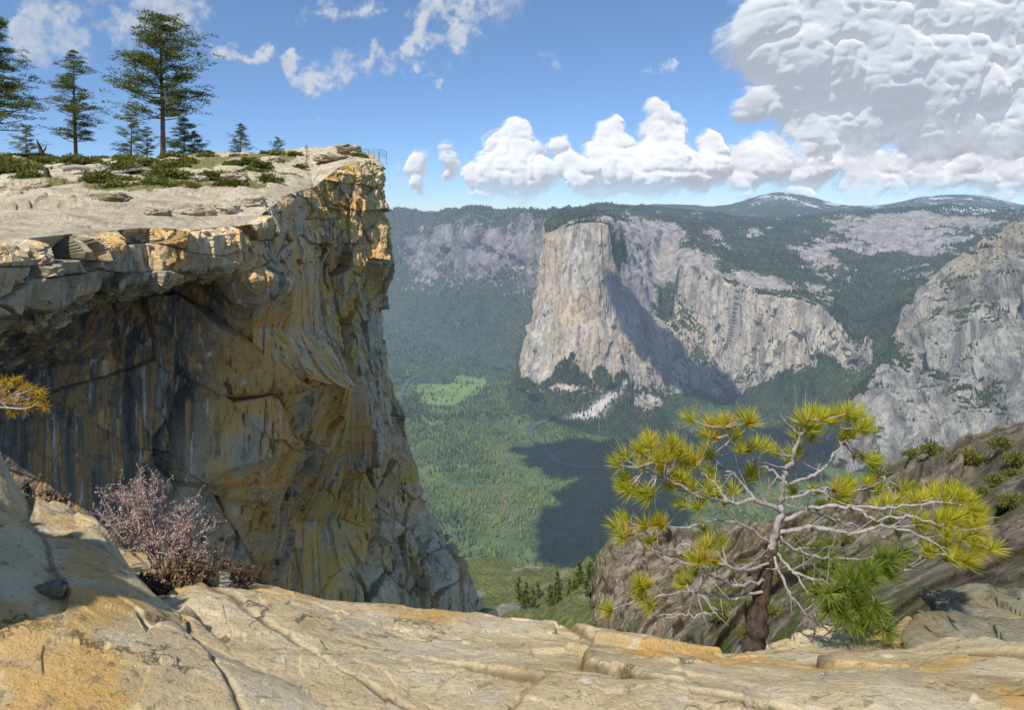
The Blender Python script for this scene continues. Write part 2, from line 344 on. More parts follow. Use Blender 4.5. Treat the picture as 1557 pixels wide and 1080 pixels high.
P=P+N*((fbm(P/500,5,14)*60*ss(4,2.6,tv)*e+ridged(P/160,4,24)*12*e+fa*e))[...,None]
b,h=to_pixel(P);fn=fbm(P/260,6,41,.62)
def gs(b0,h0,wb,wh): return np.exp(-((b-b0)/wb)**2-((h-h0)/wh)**2)
rk=gs(1000,405,50,55)*1.3+gs(905,342,50,12)+gs(985,352,45,14)+.9*gs(965,430,24,50)+.9*gs(1320,352,60,18)+.8*gs(1450,350,80,22)+.9*gs(1235,385,40,24)+1.*gs(1060,405,60,28)+.9*gs(1140,430,60,18)+.8*gs(1230,450,50,18)+.7*gs(1385,385,45,24)+.8*gs(1400,335,90,10)
veg=np.clip(1.02-rk*.95+.9*fn-.05*gs(1250,370,300,50),0,1)
sn=.30*ss(3000,7500,P[...,1])*ss(1150,1400,b)+.35*gs(1480,318,60,6)
o=mk('mountain',P,gridfaces(300,800),FAR,{'veg':veg,'snow':sn},True);tag(o,'forested granite upland with bare rock slabs','mountain','structure')
addforest(P,(veg>.55)*1.*(tv<2.9),28000,12,25,.2,.08)
B=[[(480,324,9000),(600,324,9000),(660,326,8500),(720,323,8000),(780,320,7500),(830,320,7000),(900,322,6800)],
[(480,345,7500),(600,350,7000),(660,352,6600),(720,348,6200),(780,342,5800),(830,346,5500),(900,350,5400)],
[(480,430,7000),(600,415,6600),(660,395,6300),(720,385,6000),(780,400,5600),(830,440,5300),(900,450,5200)],
[(480,480,6500),(600,455,6200),(660,450,6000),(720,445,5700),(780,460,5200),(830,480,4900),(900,480,4800)],
[(480,520,5900),(600,510,5700),(660,515,5500),(720,522,5200),(780,530,4900),(830,540,4700),(900,540,4600)],
[(480,560,4720),(600,560,4700),(660,562,4650),(720,566,4580),(780,572,4450),(830,578,4350),(900,580,4320)],
[(480,580,4350),(600,582,4300),(660,584,4270),(720,586,4240),(780,590,4180),(830,592,4150),(900,592,4150)]]
P,tv,tu=loft(B,460,320,.7);N=nrm(P);e=ss(6,4.6,tv)
fa,_,_=facet(P,(1/200,1/200,1/300),940,80,80,.3)
P=P+N*((fbm(P/600,6,54)*120+ridged(P*np.array([1/330,1/330,1/900]),5,64)*120+fa*ss(3.4,2.,tv))*e*ss(0,.8,tv))[...,None]
b,h=to_pixel(P);fn=fbm(P*np.array([1/260,1/260,1/420]),6,71,.62)
rk=ss(.6,1.3,tv+1.*fn)*ss(3.9,2.0,tv-1.3*fn)*ss(570,640,b+60*fn)
veg=np.clip(1.1-rk*.85+.75*fn,0,1)
g=G('hazy_valley_side')
n1=g.noise(g.sv(g.P,(.010,.010,.003)),1,8,.72);n2=g.noise(g.P,.025,6,.7)
rock=g.ramp(n1,[(.32,(.09,.082,.082)),(.46,(.20,.175,.165)),(.60,(.38,.335,.30))])
c=g.mix(g.st(g.ma('ADD',g.attr('veg'),g.ma('MULTIPLY',g.ma('SUBTRACT',n2,.5),2.)),.42,.58),rock,g.ramp(n2,VEG))
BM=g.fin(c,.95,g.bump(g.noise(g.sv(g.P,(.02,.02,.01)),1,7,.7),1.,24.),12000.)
o=mk('mountain',P,gridfaces(320,460),BM,{'veg':veg},True);tag(o,'hazy forested valley side with grey granite bands','mountain','structure')
addforest(P,(veg>.5)*1.,20000,11,24,.2,.22)
def ridge(sky,d0,d1,sn,seed,label,n=500):
    rows=[[(a,c+34,d1) for a,c in sky],[(a,c+14,d0*.5+d1*.5) for a,c in sky],[(a,c,d0) for a,c in sky],[(a,c+30,d0*1.2) for a,c in sky]]
    P,tv,tu=loft(rows,n,90,.8)
    P[...,2]+=fbm(P*np.array([1/900,1/900,1/900]),6,seed)*60*ss(0,.6,tv)
    fn=fbm(P/300,6,seed+3,.65);veg=np.clip(.85+.6*fn,0,1);b,h=to_pixel(P)
    o=mk('hill',P,gridfaces(90,n),FAR,{'veg':veg,'snow':sn*(.33+.8*fn)*ss(.6,1.6,tv)*ss(1080,1180,b)},True);tag(o,label,'hill','structure')
ridge([(840,322),(900,317),(960,315),(1000,314),(1060,312),(1110,309),(1150,301),(1185,296),(1215,300),(1250,308),(1290,313),(1330,310),(1365,305),(1400,297),(1450,295),(1500,300),(1540,310),(1600,318),(1680,324)],11500,8500,1.,81,'dark forested high ridge streaked with snow patches',700)
ridge([(450,324),(560,322),(620,320),(680,325),(740,322),(800,321),(870,319),(920,316),(1000,320)],17000,13000,0,83,'distant blue forested ridge under the clouds',300)
E=[[(1720,305,3000),(1620,318,2950),(1557,332,2900),(1500,356,2850),(1440,400,2800),(1395,436,2750),(1378,476,2700),(1365,505,2650)],
[(1720,350,2700),(1630,360,2650),(1560,384,2600),(1505,418,2550),(1450,455,2520),(1400,487,2500),(1365,512,2480),(1338,540,2460)],
[(1720,420,2400),(1640,430,2380),(1570,450,2350),(1510,480,2330),(1450,512,2330),(1395,535,2330),(1350,555,2340),(1312,577,2350)],
[(1720,500,2150),(1640,520,2130),(1570,540,2120),(1510,560,2120),(1450,578,2130),(1390,598,2150),(1335,608,2180),(1290,615,2200)],
[(1720,600,1950),(1640,620,1940),(1570,640,1930),(1510,652,1930),(1450,655,1950),(1390,655,1980),(1330,655,2010),(1280,650,2050)],
[(1720,760,1700),(1640,760,1700),(1570,760,1720),(1510,760,1750),(1450,750,1800),(1390,740,1850),(1320,730,1900),(1260,710,2000)]]
P,tv,tu=loft(E,640,480,.6,.3);N=snrm(P,10)
cg,sg=math.cos(.85),math.sin(.85)
Q=np.stack([P[...,0]*cg+P[...,2]*sg,P[...,1],-P[...,0]*sg+P[...,2]*cg],-1)
fa,_,_=facet(Q,(1/700,1/170,1/130),950,75,85,.1);fb,_,_=facet(Q,(1/180,1/60,1/38),960,24,30,.1);fc,_,_=facet(Q,(1/40,1/20,1/14),970,5,6,.2)
P=P+N*((fa+fb+fc+fbm(P/300,5,92)*22+fbm(P/40,4,97)*3)*ss(-.6,.8,tv)*(.25+.75*ss(7,5.5,tu)))[...,None]
N2=nrm(P);fn=fbm(P/110,5,93,.6)
veg=ss(.8,1.15,N2[...,2]+.6*fn)*.8+.6*ss(4.4,4.9,tv+.6*fn)+.9*ss(6.2,6.9,tu+.5*fn)
o=mk('mountain',P,gridfaces(480,640),RDG,{'veg':np.clip(veg,0,1),'warm':.9*ss(1.3,.5,tv),'fan':0*veg},True);tag(o,'steep craggy grey granite ridge with scattered trees','mountain','structure')
addforest(P,(veg>.5)*1.+.012,2600,8,16,.2,.2)
nu,nv=420,420
bb=np.linspace(-400,1500,nu)[None,:]+np.zeros((nv,1));dd=np.geomspace(1100,7500,nv)[:,None]+np.zeros((1,nu))
P=np.stack([bb*dd/1000,dd,-1062+0*dd],-1)
P[...,2]+=fbm(P/500,3,5)*6
P[...,2]+=350*ss(1750,1100,P[...,1]+300*fbm(P/500,3,6))
mx,my=(P[...,0]-(-385))/245,(P[...,1]-4180)/390
wob=.4*fbm(P/160,5,7,.6)
mead=ss(1.15,.8,np.sqrt((mx-.15*my)**2+my**2)+wob)
RIV=[[(612,604),(614,592),(622,580),(640,570),(665,563)],[(880,632),(850,638),(822,645),(806,657),(808,668),(822,680),(838,694),(850,706),(880,712),(930,712),(990,716)]]
def rp(b,h): d=1060/(h-335)*1000;return np.array([(b-778.5)*d/1000,d,-1056.])
rc=[cr(np.array([rp(*q) for q in r]),np.linspace(0,len(r)-1,60)) for r in RIV]
allr=np.concatenate(rc)
dm=np.full(P.shape[:2],1e9)
for q in allr: dm=np.minimum(dm,(P[...,0]-q[0])**2+(P[...,1]-q[1])**2)
near=np.sqrt(dm)
gr=mk('ground',P,gridfaces(nv,nu),floor_mat(),{'meadow':mead},True);tag(gr,'flat valley floor with forest and a green meadow','ground','structure')
w=(1-mead*.90)*ss(28,45,near)*np.clip(.8+1.2*fbm(P/200,5,8),.12,1)
bq,hq=to_pixel(P);w=w*((bq>540)&(bq<1450)&(hq<960))
addforest(P,w,58000,11,24,.24,lambda q:.36+.30*ss(3700,2100,q[:,1]))
g=G('river_water');wat=g.fin(g.mix(g.noise(g.P,.02,3),(.05,.075,.06),(.12,.15,.13)),.15,None,HZ)
for q in rc:
    t=np.gradient(q,axis=0);s=np.stack([-t[:,1],t[:,0],0*t[:,0]],1);s/=np.linalg.norm(s,axis=1,keepdims=True)
    wd=(13+4*np.sin(np.arange(60)*.7))[:,None]
    V=np.stack([q-s*wd,q-s*wd*.3,q+s*wd*.3,q+s*wd],0);V[...,2]=-1052
    tag(mk('river',V,gridfaces(4,60),wat,None,True),'dark winding river between the trees','river','structure')
V=np.concatenate([f[0] for f in FP]);off=np.cumsum([0]+[len(f[0]) for f in FP[:-1]])
F=np.concatenate([f[1]+o_ for f,o_ in zip(FP,off)]);T=np.concatenate([f[2] for f in FP])
tag(mk('forest',V,F,FOR,{'tint':T}),'dense conifer forest covering valley floor and slopes','forest','stuff')

S=[[(620,850,1100),(700,862,1000),(770,878,900),(830,872,850),(880,862,800),(940,850,760),(1020,840,720),(1120,830,700)],
[(620,900,850),(700,905,800),(770,905,720),(830,898,660),(880,890,620),(940,885,580),(1020,880,540),(1120,870,500)],
[(620,950,650),(700,950,620),(770,940,560),(830,935,500),(880,930,460),(940,925,430),(1020,920,400),(1120,910,380)],
[(620,1040,480),(700,1040,460),(770,1030,420),(830,1020,390),(880,1010,360),(940,1000,330),(1020,1000,310),(1120,1000,300)]]
P,tv,tu=loft(S,360,220);N=nrm(P)
P=P+N*(ridged(P/60,5,101)*11+fbm(P/160,4,102)*18)[...,None]
fn=fbm(P/50,4,103);veg=np.clip(.78+.7*fn,0,1)
g=G('talus_slope');v=g.attr('veg');n=g.noise(g.P,.09,7,.65)
c=g.mix(g.st(g.ma('ADD',v,g.ma('SUBTRACT',n,.5)),.4,.55),g.ramp(n,[(.3,(.14,.13,.10)),(.7,(.36,.32,.25))]),g.ramp(g.noise(g.P,.3,5),[(.3,(.06,.08,.022)),(.7,(.19,.20,.05))]))
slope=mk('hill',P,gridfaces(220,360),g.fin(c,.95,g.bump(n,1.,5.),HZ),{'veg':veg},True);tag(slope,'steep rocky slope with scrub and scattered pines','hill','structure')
SLP=P.copy()

# ================= LEFT CLIFF =================
rimL=[(-150,374,22),(0,366,25),(80,358,27),(150,352,30),(215,346,33),(300,348,36),(372,343,39),(408,318,44),(440,294,57),(478,284,69),(515,254,75),(553,244,78),(577,243,80.5),(570,243,95),(500,243,110)]
L=[rimL,
[(-150,400,21),(0,400,24),(80,392,26.2),(150,378,29.4),(215,365,32.5),(298,362,35.6),(378,352,38.8),(412,330,43.5),(447,305,57),(483,297,69),(520,270,74.5),(557,265,77.5),(580,270,80),(575,270,95),(500,270,110)],
[(-150,478,21.5),(0,470,24.5),(80,466,26.8),(140,442,29.5),(215,420,32.5),(290,408,35.8),(370,396,38.6),(418,392,43.5),(460,382,59),(492,372,70),(527,352,74.5),(560,345,77.5),(582,340,80),(577,340,95),(500,340,110)],
[(-150,492,30),(0,500,33),(85,490,35),(150,462,37),(225,438,39),(300,424,40.5),(385,425,39),(442,430,43.5),(470,445,61),(497,425,71),(532,405,74.5),(568,400,77),(592,405,79),(580,400,95),(500,400,110)],
[(-150,570,34),(0,570,36),(90,560,38),(170,550,39.5),(240,530,41),(312,510,41),(392,500,41.5),(450,498,48),(478,505,63),(507,485,72),(537,470,75.5),(556,450,78.5),(573,440,81),(570,470,95),(500,470,110)],
[(-150,650,35),(0,645,37),(100,640,39),(180,630,40),(250,620,41.5),(322,610,43),(405,600,43.5),(478,575,44),(530,590,49),(540,600,72),(551,560,75.5),(565,530,78.5),(580,505,81),(575,570,95),(500,570,110)],
[(-150,750,35),(0,745,37),(110,740,39),(190,735,40.5),(262,725,42),(335,715,42.5),(415,695,43),(488,672,48),(518,700,64),(545,690,71),(565,670,75.5),(584,640,78.5),(600,620,81),(600,670,95),(500,670,110)],
[(-150,850,35),(0,840,37),(120,835,39),(200,825,41),(270,815,42.5),(345,805,44),(420,800,47),(450,795,59),(500,795,67),(538,785,72),(570,770,75.5),(603,745,78),(624,735,80.5),(625,780,97),(500,780,110)],
[(-150,950,35),(0,940,37),(130,935,39),(210,925,42),(285,915,44),(360,905,46),(410,900,50),(450,895,60),(505,900,66),(550,895,69),(600,888,72),(657,872,75),(702,862,78),(690,880,100),(500,880,110)],
[(-150,1080,35),(0,1080,37),(130,1080,40),(210,1080,44),(285,1080,48),(360,1080,52),(420,1080,58),(470,1080,64),(530,1080,67),(600,1080,70),(670,1060,73),(740,1040,76),(800,1030,82),(790,1040,105),(600,1040,115)]]
P,tv,tu=loft(L,960,960,.5,1.);N=snrm(P,45,.35)
b,h=to_pixel(P)
band=ss(2.9,2.2,tv);prow=ss(8.2,9.2,tu);wallm=ss(2.8,3.2,tv)*(1-prow)
fa,ea,ia=facet(P,(.11,.11,.055),201,1.4,2.4,0)
fb,eb,ib=facet(P,(.30,.30,.10),211,.9,1.2,0)
fc,ec,ic=facet(P,(.95,.95,.38),221,.24,.42,0)
fd,edd,id_=facet(P,(.20,.20,.75),231,1.,.7,.05)
ff,ef,i_f=facet(P,(2.4,2.4,1.2),251,.06,.13,0)
cg,sg=math.cos(.7),math.sin(.7)
Qd=np.stack([P[...,0]*cg-P[...,2]*sg,P[...,1],P[...,0]*sg+P[...,2]*cg],-1)
fe,ee,ie=facet(Qd,(.05,.10,.20),241,1.5,1.8,0)
wr=ss(2.5,5.5,tu);low=ss(700,800,h);steep=1-.6*ss(6.9,7.2,tu)*ss(8.8,8.3,tu)
dsp=fa*(.2+.2*wr+.15*prow)*(1-.6*band)+fe*wallm*(.25+.4*wr)*(1-.5*low)+fb*(.10+.14*wr+.85*prow)*(1-.7*band)+fc*(.16+.1*wr)*wallm+fc*(1-wallm)*1.+fd*band*(1-.4*prow)+ff*(1-.5*wallm)
dsp*=steep
dsp+=fbm(P*2.5,4,208)*.03
cr_=np.maximum(np.maximum((1-ss(0,.035,eb))*(.12+.88*prow)*steep,(1-ss(0,.045,edd))*band),wallm*(1-ss(0,.012,ee))*.55)
dsp-=.14*cr_
rimfade=ss(0,.5,tv)
P=P+N*(dsp*(.12+.88*rimfade))[...,None]
dark=wallm*ss(395,300,b+.35*(h-500)+40*fbm(P*.12,4,240))  # grey streaked wall zone, its colour also darkened to deepen the overhang's shade
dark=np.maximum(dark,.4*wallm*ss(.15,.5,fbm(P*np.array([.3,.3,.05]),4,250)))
lich=ss(455,520,b)*ss(.0,.5,.05+fbm(P*.15,4,260))*.75+.1*band
lich=np.clip(lich+ss(660,760,h)*ss(440,490,b)*ss(590,550,b)*.6,0,1)
warm=np.clip(.34+1.*fbm(P*.13,3,270)+.7*ss(300,400,b)*ss(570,500,b),0,1)
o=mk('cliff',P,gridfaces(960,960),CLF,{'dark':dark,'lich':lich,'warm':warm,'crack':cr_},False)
tag(o,'towering overhanging granite cliff streaked orange, black and lichen yellow','cliff','structure')
T_=[rimL,
[(-170,322,32),(0,326,33),(85,324,34),(155,322,36.5),(218,320,39),(300,322,42),(372,316,44.5),(405,300,50),(436,284,62),(473,270,73),(510,246,78),(548,239,81),(572,239,84),(566,242,98),(495,240,113)],
[(-170,290,45),(0,291,45),(90,290,46),(160,290,48),(225,288,50),(300,288,52),(360,285,54),(398,278,60),(430,266,69),(465,253,77),(503,237,82),(538,233,86),(562,236,88),(556,242,100),(490,240,116)],
[(-170,262,62),(0,262,62),(90,262,62),(160,260,64),(225,258,66),(300,256,68),(360,252,70),(398,246,76),(430,240,81),(465,234,85),(503,230,89),(532,230,93),(552,238,94),(546,245,104),(485,240,120)],
[(-170,232,92),(0,234,92),(100,243,92),(170,241,92),(235,241,92),(300,237,92),(360,235,95),(398,234,98),(430,232,100),(468,229,100),(503,227,102),(528,231,104),(540,242,106),(535,250,112),(480,242,125)],
[(-170,260,130),(0,262,130),(100,262,130),(170,262,130),(235,262,130),(300,262,130),(360,262,130),(398,262,130),(430,262,130),(468,262,130),(503,262,130),(528,262,130),(540,270,130),(535,280,130),(480,270,140)]]
P,tv,tu=loft(T_,620,340,.5,1.)
fa,ea,ia=facet(P,(.22,.22,.5),301,.5,.4,.1);fb,eb,ib=facet(P,(.8,.8,1.5),311,.16,.18,.1)
e=ss(0,.25,tv)
P[...,2]+=(fbm(P*.12,5,302)*.45+fa+fb+fbm(P*.8,5,303)*.12)*e*(.35+.65*ss(.8,2.,tv))
fn=fbm(P*.14,4,305);b,h=to_pixel(P)
veg=ss(1.7,2.3,tv+.5*fn)*(.42+.7*fn)*ss(470,430,b)
o=mk('ground',P,gridfaces(340,620),TOP,{'veg':np.clip(veg,0,1)},True);tag(o,'pale weathered granite plateau with patches of scrub','ground','structure')
TP=P.reshape(-1,3)
def onT(bq,d,Pg=TP):
    x=(bq-778.5)*d/1000;i=np.argmin((Pg[:,0]-x)**2+(Pg[:,1]-d)**2);return np.array([x,d,Pg[i,2]])

# ================= trees =================
def pine(H,spread,nl,cs,seed,clump=26,rt=None,top=.7,flat=.5,leafL=None,cm=1.):
    rng=np.random.default_rng(seed);A=Acc();Cn=Acc();rt=rt or H*.017
    z=np.linspace(0,1,9);bend=np.stack([.01*H*np.sin(z*3+seed),.01*H*np.cos(z*2.3+seed)-.01*H*math.cos(seed),z*H],1);bend[0,2]-=.4
    tube(A,bend,rt*(1.05-z*.97),8)
    u=(np.arange(nl)+rng.random(nl))/nl
    for q in u:
        zz=H*(cs+(1-cs)*q);prof=(1-q)**top*(.6+.4*min(1,q*3))+.05
        ln=spread*prof*rng.uniform(.4,1.2);az=rng.random()*6.283;dz=rng.uniform(-.2,.5)
        base=np.array([np.interp(zz/H,z,bend[:,0]),np.interp(zz/H,z,bend[:,1]),zz])
        t=np.linspace(0,1,5);di=np.array([math.cos(az),math.sin(az),0])
        pts=base+di*ln*t[:,None]+np.array([0,0,1])*(dz*ln*t-.12*ln*t*(1-t)*2+.10*ln*t**3)[:,None]
        tube(A,pts,rt*.2*(1.05-t)*(.5+prof*.6)+.01,4)
        nc=max(3,int((2+8*prof)*cm))
        for c in range(nc):
            tt=rng.uniform(.3,1.05);cc=pts[0]*(1-tt)+pts[-1]*tt+rng.normal(0,.12,3)*ln*np.array([1,1,.5])
            m=clump;r=spread*.115*rng.uniform(.6,1.4)
            v=rng.normal(size=(m,3));v/=np.linalg.norm(v,axis=1,keepdims=True);v[:,2]=np.abs(v[:,2])*.9-.2
            rad=rng.random((m,1))**.5
            c0=cc+v*rad*r*np.array([1,1,flat])
            lf=leafL or spread*.045
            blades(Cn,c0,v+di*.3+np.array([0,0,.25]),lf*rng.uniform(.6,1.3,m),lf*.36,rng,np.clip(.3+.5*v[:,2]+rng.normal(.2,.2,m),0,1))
    return A,Cn
def put(A,Cn,loc,name,label,cat,mt,mc,group=None):
    e=empty(name,loc);A.make('trunk',mt,None,True,e);Cn.make('crown',mc,None,False,e);tag(e,label,cat,None,group);return e
GR='conifers on the cliff-top plateau'
for (bq,d,hpx,sp,nl,cs,seed,lab) in [
 (246,90,216,7.8,84,.27,1,'tall broad-crowned pine standing on the cliff-top plateau'),
 (114,92,166,5.0,74,.16,2,'slender dark pine beside the tallest tree on the plateau'),
 (-8,80,205,6.6,82,.20,3,'large dark pine with spreading layered limbs at the plateau'),
 (200,96,82,3.1,60,.02,4,'small young pine growing under the tall pine'),
 (280,97,62,3.6,60,.02,5,'low bushy conifer beside the tall pine trunk'),
 (366,96,46,2.3,56,.0,6,'little bushy pine near the cliff edge'),
 (422,100,28,1.8,44,.0,7,'tiny rounded pine on bare rock'),
 (40,98,50,2.8,44,.02,8,'small dark conifer behind the plateau scrub'),
 (296,99,40,2.6,44,.0,9,'low bushy conifer among scrub'),(224,99,50,2.4,44,.0,10,'low bushy conifer among scrub')]:
    loc=onT(bq,d);H=hpx*d/1000
    A,Cn=pine(H,sp*.98,nl,cs,seed,clump=28,top=.5 if seed in(1,3) else .7,rt=(.36 if seed==1 else None),cm=1.45 if H>10 else 1.4)
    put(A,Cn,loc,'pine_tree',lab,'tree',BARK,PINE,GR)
A,Cn=pine(2.6,.8,30,.02,12,clump=20);put(A,Cn,onT(466,76)-[0,0,.1],'shrub','upright yellow-green shrub at the brink of the cliff','shrub',BARK,MANZ)
protos=[];SP=SLP.reshape(-1,3);rng=np.random.default_rng(5)
for k_ in range(3):
    A,Cn=pine(20,4.6,38,.06,30+k_,clump=12,leafL=.9,flat=.5);protos.append(put(A,Cn,(0,0,0),'pine_tree','dark conifer growing on the rocky slope below the rim','tree',BARK,PINE,'conifers on the slope below the rim'))
bs=[(868,560),(880,600),(893,560),(905,580),(915,540),(925,560),(936,540),(900,520),(848,600),(876,500),(915,500),(940,500),(955,520),(820,640),(800,600),(930,620),(890,640),(835,560),(960,470),(780,660),(862,540),(948,580),(910,620),(872,640),(885,540),(925,500),(908,470),(940,470),(858,520),(895,610),(920,480),(900,470),(932,455),(885,480),(870,475),(850,500),(838,520),(815,560),(795,570),(905,450),(945,445),(890,440)]
def copy_thing(pr):
    e=pr.copy();sc.collection.objects.link(e)
    for ch in pr.children:
        c=ch.copy();sc.collection.objects.link(c);c.parent=e
    return e
for i,(bq,d) in enumerate(bs):
    bq+=rng.uniform(-9,9);d+=rng.uniform(-25,25);loc=onT(bq,d,SP);pr=protos[i%3]
    e=pr if i<3 else copy_thing(pr)
    e.location=loc;s=rng.uniform(.5,1.45);e.scale=(s,s,s);e.rotation_euler=(0,0,rng.random()*6)
def bush(seed,n,mat,r=1.,fl=.4,leaf=.13):
    rng=np.random.default_rng(seed);Cn=Acc();A=Acc()
    v=rng.normal(size=(n,3));v/=np.linalg.norm(v,axis=1,keepdims=True);v[:,2]=np.abs(v[:,2])
    lump=.75+.45*vn(v*2.2+seed*3.1,4);c=v*lump[:,None]*(rng.random((n,1))**.3)*r*np.array([1,1,fl])
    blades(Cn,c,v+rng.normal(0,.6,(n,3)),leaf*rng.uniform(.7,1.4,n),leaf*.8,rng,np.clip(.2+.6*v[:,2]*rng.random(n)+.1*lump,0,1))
    for q in range(7):
        a=rng.random()*6.28;t=np.linspace(0,1,4)[:,None];tube(A,t*np.array([math.cos(a)*.7*r,math.sin(a)*.7*r,.3*fl*r*2])-np.array([0,0,.1]),[.04,.03,.02,.01],4)
    return A,Cn
pb=[]
for k_ in range(3):
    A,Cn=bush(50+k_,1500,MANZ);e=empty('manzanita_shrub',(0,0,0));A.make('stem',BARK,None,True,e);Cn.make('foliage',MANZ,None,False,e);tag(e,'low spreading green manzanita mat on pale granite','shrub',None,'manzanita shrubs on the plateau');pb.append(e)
rng=np.random.default_rng(21);spots=[]
for q in range(52):
    d=rng.uniform(54,92);spots.append((rng.uniform(-20,455)-(92-d)*.6,d,rng.uniform(.8,2.3)))
spots+=[(545,82,1.1),(536,83,.8),(553,81,.7),(350,56,1.8),(240,52,1.9),(280,54,1.5),(440,70,1.4),(405,62,1.5),(180,50,1.3),(0,58,3.),(30,64,3.),(385,70,2.),(330,60,2.),(455,74,1.)]
for i,(bq,d,s) in enumerate(spots):
    e=pb[i] if i<3 else copy_thing(pb[i%3])
    e.location=onT(bq,d)+[0,0,-.05];e.scale=(s,s*1.1,s*(.8+.5*rng.random()));e.rotation_euler=(0,0,rng.random()*6)
def rockmesh(name,loc,size,seed,mat,rot=0,amp=.28,n=64,cz=(1.6,1.6,1.6)):
    th=np.linspace(0,np.pi,n)[:,None];ph=np.linspace(0,2*np.pi,2*n)[None,:]
    v=np.stack([np.sin(th)*np.cos(ph),np.sin(th)*np.sin(ph),np.cos(th)+0*ph],-1)
    v=np.sign(v)*np.abs(v)**.7
    f,ed,ci=facet(v,cz,seed,amp*.5,amp*.9,.2)
    r=1+amp*.5*fbm(v*1.1+seed*2.3,5,seed)+f+.05*fbm(v*5,5,seed+3)
    P=v*r[...,None]*np.array(size)
    c,s=math.cos(rot),math.sin(rot);P=np.stack([P[...,0]*c-P[...,1]*s,P[...,0]*s+P[...,1]*c,P[...,2]],-1)
    o=mk(name,P,gridfaces(n,2*n),mat,{'crack':.5*(1-ss(0,.03,ed)),'veg':0*r},True);o.location=loc;return o
for i,(bq,d,sx,sy,sz,l) in enumerate([(168,41,1.05,.8,.3,'flat grey slab lying on the granite ledge'),(290,40,1.3,1.,.55,'blocky pale boulder at the ledge rim'),(345,42,.8,.8,.45,'small angular boulder at the ledge rim'),(385,45,.9,.8,.5,'tan block perched at the cliff edge'),
  (147,62,1.1,.9,.6,'rounded grey boulder among the scrub'),(358,60,1.2,1.,.5,'pale boulder among the scrub'),(505,80,2.2,1.6,.5,'flat pale boulder on the cliff top'),(530,88,1.9,1.6,.5,'flat pale boulder near the railing'),(300,58,.8,.7,.3,'small pale rock among the scrub'),(415,75,1.2,1.,.4,'pale low rock near the cliff edge'),(240,37,.7,.6,.25,'small tan rock on the ledge'),(60,50,.8,.6,.3,'small pale rock among the scrub')]):
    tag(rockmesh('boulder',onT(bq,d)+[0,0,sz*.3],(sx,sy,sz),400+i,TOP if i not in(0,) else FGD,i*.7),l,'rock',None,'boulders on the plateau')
A=Acc();a=onT(95,60)+[0,0,.35];c=onT(232,64)+[0,0,.35];t=np.linspace(0,1,9)[:,None];tube(A,a+(c-a)*t+np.concatenate([0*t,0*t,.25*np.sin(t*9)],1),np.linspace(.28,.1,9),7)
tag(A.make('fallen_log',BARKG,None,True),'bleached fallen log lying on plateau scrub','log')
A=Acc();a=onT(66,88);tube(A,a+np.array([[0,0,-.3],[-.2,0,1],[-.6,0,2],[-.9,0,2.9]]),[.35,.3,.2,.05],7);tube(A,a+np.array([[-.2,0,1],[.3,0,1.6],[.4,0,2.2]]),[.14,.1,.03],5)
tag(A.make('tree_stump',BARKT,None,True),'broken weathered snag among scrub','stump')
A=Acc();a=onT(70,54);tube(A,a+np.array([[0,0,-.2],[.05,0,.6],[.0,0,1.1]]),[.3,.24,.16],7);tag(A.make('tree_stump',BARKT,None,True),'short brown dead stump on bare rock','stump')
MET=plain('galvanised_steel',(.30,.30,.32),.5,.5)
cs_=[np.array([(552-778.5)*.0815,81.5,0]),np.array([(577-778.5)*.0815,81.5,0]),np.array([(577-778.5)*.0815+.3,84.5,0]),np.array([(552-778.5)*.0815+.3,84.5,0])]
zr=W(565,240,81.5)[2]
rl=empty('safety_railing',(cs_[0][0],81.5,zr));tag(rl,'grey metal safety railing at the brink of the cliff','railing')
o0=np.array([cs_[0][0],81.5,zr])
def seg(p,q,r,nm):
    A=Acc();tube(A,np.array([p,q])-o0,[r,r],6);A.make(nm,MET,None,True,rl)
for a,c in ((0,1),(1,2),(3,2),(0,3)):
    for hh in (.4,.75,1.1): seg(cs_[a]+[0,0,zr+hh],cs_[c]+[0,0,zr+hh],.024,'rail')
for k_ in range(4): q=cs_[0]+(cs_[1]-cs_[0])*k_/3;seg(q+[0,0,zr-.6],q+[0,0,zr+1.13],.03,'post')
for k_ in range(3): q=cs_[3]+(cs_[2]-cs_[3])*k_/2;seg(q+[0,0,zr-.6],q+[0,0,zr+1.13],.03,'post')

# ================= RIGHT HILLSIDE =================
Rr=[[(900,930,80),(930,900,75),(1000,880,72),(1080,870,65),(1180,850,58),(1280,810,50),(1350,780,46),(1420,760,40),(1500,740,36),(1560,720,34),(1700,680,30)],
[(905,850,60),(930,815,58),(1000,800,55),(1080,805,50),(1180,788,42),(1280,750,36),(1350,706,32),(1420,680,28),(1500,652,25),(1560,628,23),(1700,590,20)],
[(895,890,56),(930,860,53),(1000,850,48),(1080,850,42),(1180,832,35),(1280,800,29),(1350,765,26),(1420,742,23),(1500,720,20),(1560,705,18),(1700,680,16)],
[(900,935,50),(940,905,45),(1000,900,38),(1080,898,31),(1180,882,23),(1280,858,19),(1350,838,16),(1420,822,14),(1500,802,12.5),(1560,788,11.5),(1700,775,10)],
[(910,1000,40),(950,985,34),(1000,975,26),(1080,970,20),(1180,965,14),(1280,955,10),(1350,935,8.5),(1420,920,7.5),(1500,905,6.8),(1560,895,6.2),(1700,885,5.5)],
[(930,1120,30),(960,1110,25),(1000,1100,20),(1080,1090,14),(1180,1080,10),(1280,1060,7),(1350,1040,6),(1420,1030,5.3),(1500,1010,5),(1560,1000,4.6),(1700,1000,4)]]
P,tv,tu=loft(Rr,800,560,.7)
N=np.zeros(P.shape);N[...,2]=.8;N[...,1]=-.55;N[...,0]=-.2;N/=np.linalg.norm(N,axis=2,keepdims=True)
